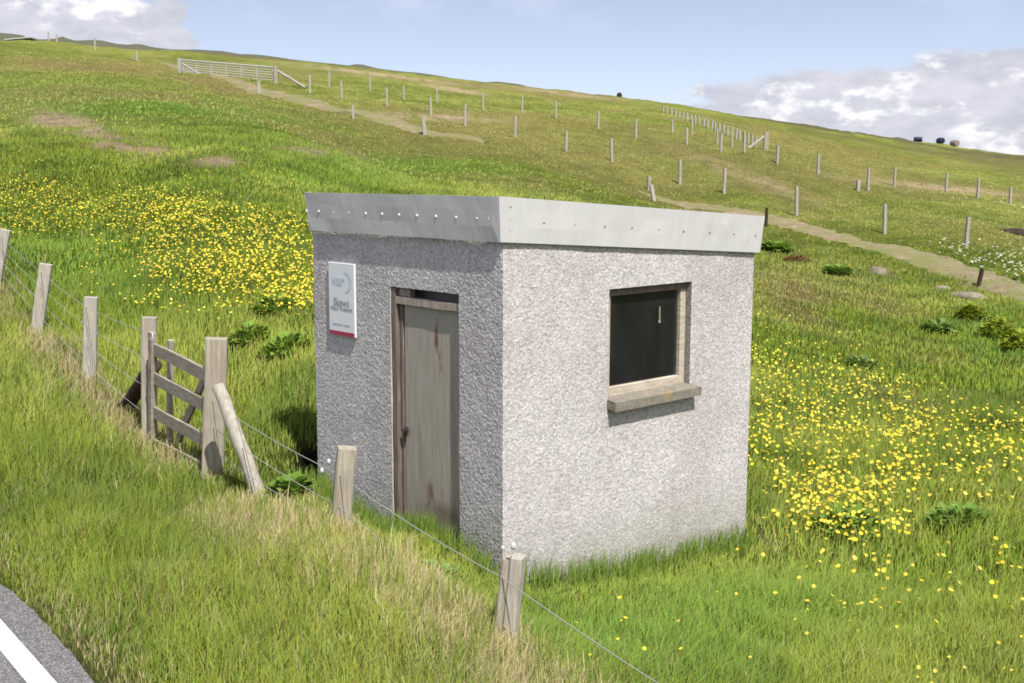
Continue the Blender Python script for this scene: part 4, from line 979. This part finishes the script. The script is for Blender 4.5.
for k in range(7):
    f = .03+.94*k/6; g = gA.lerp(gB, f); tt = top+(topB-top)*f; link('upright', wire_bm([g+UZ*tt*.2, g+UZ*tt], .035, 8), M['galv'], gate2, True)
link('brace', wire_bm([gA.lerp(gB, .03)+UZ*top*.75, gA.lerp(gB, .22)+UZ*top*.1], .05, 8), M['galv'], gate2, True)
a = gB+Vector((.1, 0, .9)); b = at(305, 88, 80); b.z = h1(b.x, b.y)+.1; link('brace', pole(b, a, .09, .09), M['far_post'], gate2)
# shed on the skyline
P = crest(39); P = P+(P-Vector((0, 0, P.z))).normalized()*10; P.z = h1(P.x, P.y)-1.15
shed = empty('shed', P); tag(shed, 'small pale low shed on the skyline at the far left', 'shed')
bm = bmesh.new(); box(bm, P+UZ*.45, (Vector((1, 0, 0)), Vector((0, 1, 0)), UZ), (2.5, 2, 1.5)); link('wall', bm, M['shed'], shed)
bm = bmesh.new(); vs = box(bm, P+UZ*1.26, (Vector((1, 0, 0)), Vector((0, 1, 0)), UZ), (2.7, 2.2, .1))
for v in vs:
    if v.co.x > P.x: v.co.z += .25
link('roof', bm, M['galv'], shed)

# ------------------------------------------------------------------ light and sky
EL = math.radians(56); SX, SY = .44, -.898
sun_d = bpy.data.lights.new('sun', 'SUN'); sun_d.energy = 4.2; sun_d.angle = math.radians(.5); sun_d.color = (1, .96, .89)
sun = bpy.data.objects.new('sun', sun_d); COL.objects.link(sun)
dirv = Vector((SX*math.cos(EL), SY*math.cos(EL), math.sin(EL))); sun.rotation_euler = (-dirv).to_track_quat('-Z', 'Y').to_euler()
w = bpy.data.worlds.new('World'); S.world = w; w.use_nodes = True; nt = w.node_tree; nt.nodes.clear()
N = lambda t_: nt.nodes.new(t_)
out = N('ShaderNodeOutputWorld'); bg = N('ShaderNodeBackground'); bg.inputs[1].default_value = .12; nt.links.new(bg.outputs[0], out.inputs[0])
tc = N('ShaderNodeTexCoord'); sk = N('ShaderNodeTexSky'); sk.sky_type = 'NISHITA'; sk.sun_disc = False; sk.sun_elevation = EL; sk.sun_rotation = math.atan2(SX, SY); sk.air_density = 1.0; sk.dust_density = .6; sk.ozone_density = 1.6
def mth(op, a, b=None, c=None):
    nd = N('ShaderNodeMath'); nd.operation = op
    for i, v in enumerate((a, b, c)):
        if v is None: continue
        if isinstance(v, (int, float)): nd.inputs[i].default_value = v
        else: nt.links.new(v, nd.inputs[i])
    return nd.outputs[0]
def sstep(a, b, x):
    nd = N('ShaderNodeMapRange'); nd.interpolation_type = 'SMOOTHSTEP'; nt.links.new(x, nd.inputs[0]); nd.inputs[1].default_value = a; nd.inputs[2].default_value = b; return nd.outputs[0]
def mixw(f, a, b, mode='MIX'):
    nd = N('ShaderNodeMix'); nd.data_type = 'RGBA'; nd.blend_type = mode
    for i, v in ((0, f), (6, a), (7, b)):
        if isinstance(v, (int, float)): nd.inputs[i].default_value = v
        elif isinstance(v, tuple): nd.inputs[i].default_value = (*v, 1)
        else: nt.links.new(v, nd.inputs[i])
    return nd.outputs[2]
sep = N('ShaderNodeSeparateXYZ'); nt.links.new(tc.outputs['Generated'], sep.inputs[0])
# look a little higher in the sky model: clear northern air keeps its blue low down
comb = N('ShaderNodeCombineXYZ'); nt.links.new(sep.outputs[0], comb.inputs[0]); nt.links.new(sep.outputs[1], comb.inputs[1]); nt.links.new(mth('ADD', mth('MULTIPLY', mth('MAXIMUM', sep.outputs[2], 0.0), 2.2), .06), comb.inputs[2])
nrm = N('ShaderNodeVectorMath'); nrm.operation = 'NORMALIZE'; nt.links.new(comb.outputs[0], nrm.inputs[0]); nt.links.new(nrm.outputs[0], sk.inputs[0])
azm = mth('ARCTAN2', sep.outputs[0], sep.outputs[1]); elv = sep.outputs[2]
cmb = N('ShaderNodeCombineXYZ'); nt.links.new(mth('MULTIPLY', azm, 1.0), cmb.inputs[0]); nt.links.new(mth('MULTIPLY', elv, 1.9), cmb.inputs[1])
def wn(scale, det, off, rough=.55):
    ad = N('ShaderNodeVectorMath'); ad.operation = 'ADD'; nt.links.new(cmb.outputs[0], ad.inputs[0]); ad.inputs[1].default_value = off
    nd = N('ShaderNodeTexNoise'); nd.inputs['Scale'].default_value = scale; nd.inputs['Detail'].default_value = det; nd.inputs['Roughness'].default_value = rough; nt.links.new(ad.outputs[0], nd.inputs['Vector']); return nd.outputs['Fac']
n1 = wn(14, 7, (0, 0, 0), .55); n2 = wn(34, 6, (3, 1, 4), .6); n3 = wn(13, 4, (5, 2, 0), .5)
# bank low on the right: its top climbs with azimuth; heap on the left
azw = mth('ADD', azm, mth('MULTIPLY', mth('SUBTRACT', n3, .5), .22))
right = mth('MULTIPLY', sstep(.08, .16, azw), sstep(-.026, .026, mth('SUBTRACT', mth('ADD', .080, mth('MULTIPLY', mth('SUBTRACT', azm, .12), .10)), elv)))
left = mth('MULTIPLY', sstep(-.25, -.30, azw), sstep(.185, .12, elv))
allr = mth('MULTIPLY', sstep(.50, .72, n1), .0)
msk = mth('MAXIMUM', right, left)
dens = sstep(.40, .54, mth('ADD', mth('MULTIPLY', msk, .62), mth('MULTIPLY', mth('SUBTRACT', n1, .5), mth('ADD', .55, 0.0))))
elsewhere = mth('MULTIPLY', sstep(.52, .66, n1), sstep(.5, .9, mth('ABSOLUTE', azm)))
dens = mth('MAXIMUM', dens, elsewhere)
wisp = mth('MULTIPLY', mth('MULTIPLY', sstep(.45, .7, wn(9, 5, (7, 2, 1), .6)), sstep(.10, .15, elv)), .35)
puff = sstep(.50, .60, mth('ADD', mth('MULTIPLY', n2, .45), mth('MULTIPLY', n3, .55)))
CLW, CLG = (5.9, 5.8, 5.8), (3.7, 3.72, 4.2)
n4 = wn(20, 6, (9, 4, 2), .6)
low = mixw(sstep(.3, .7, n4), (3.0, 3.05, 3.5), (4.0, 4.0, 4.4))
ccol = mixw(mth('MULTIPLY', puff, .85), low, CLW)
haze_f = sstep(.16, -.01, elv)
sky_c = mixw(mth('ADD', .28, mth('MULTIPLY', haze_f, .35)), mixw(1.0, sk.outputs[0], (1.3, 1.1, 1.0), 'MULTIPLY'), (4.3, 4.6, 5.1))
sky_c = mixw(wisp, sky_c, (4.6, 4.7, 5.4))
fin = mixw(mth('MULTIPLY', dens, .93), sky_c, ccol)
nt.links.new(fin, bg.inputs[0])

S.view_settings.view_transform = 'Standard'; S.view_settings.look = 'None'; S.view_settings.exposure = .70; S.view_settings.gamma = 1
S.render.engine = 'CYCLES'
S.cycles.max_bounces = 6; S.cycles.transparent_max_bounces = 8
S.render.resolution_x = 1024; S.render.resolution_y = 683
S.cycles.filter_width = 1.7
print('done build')
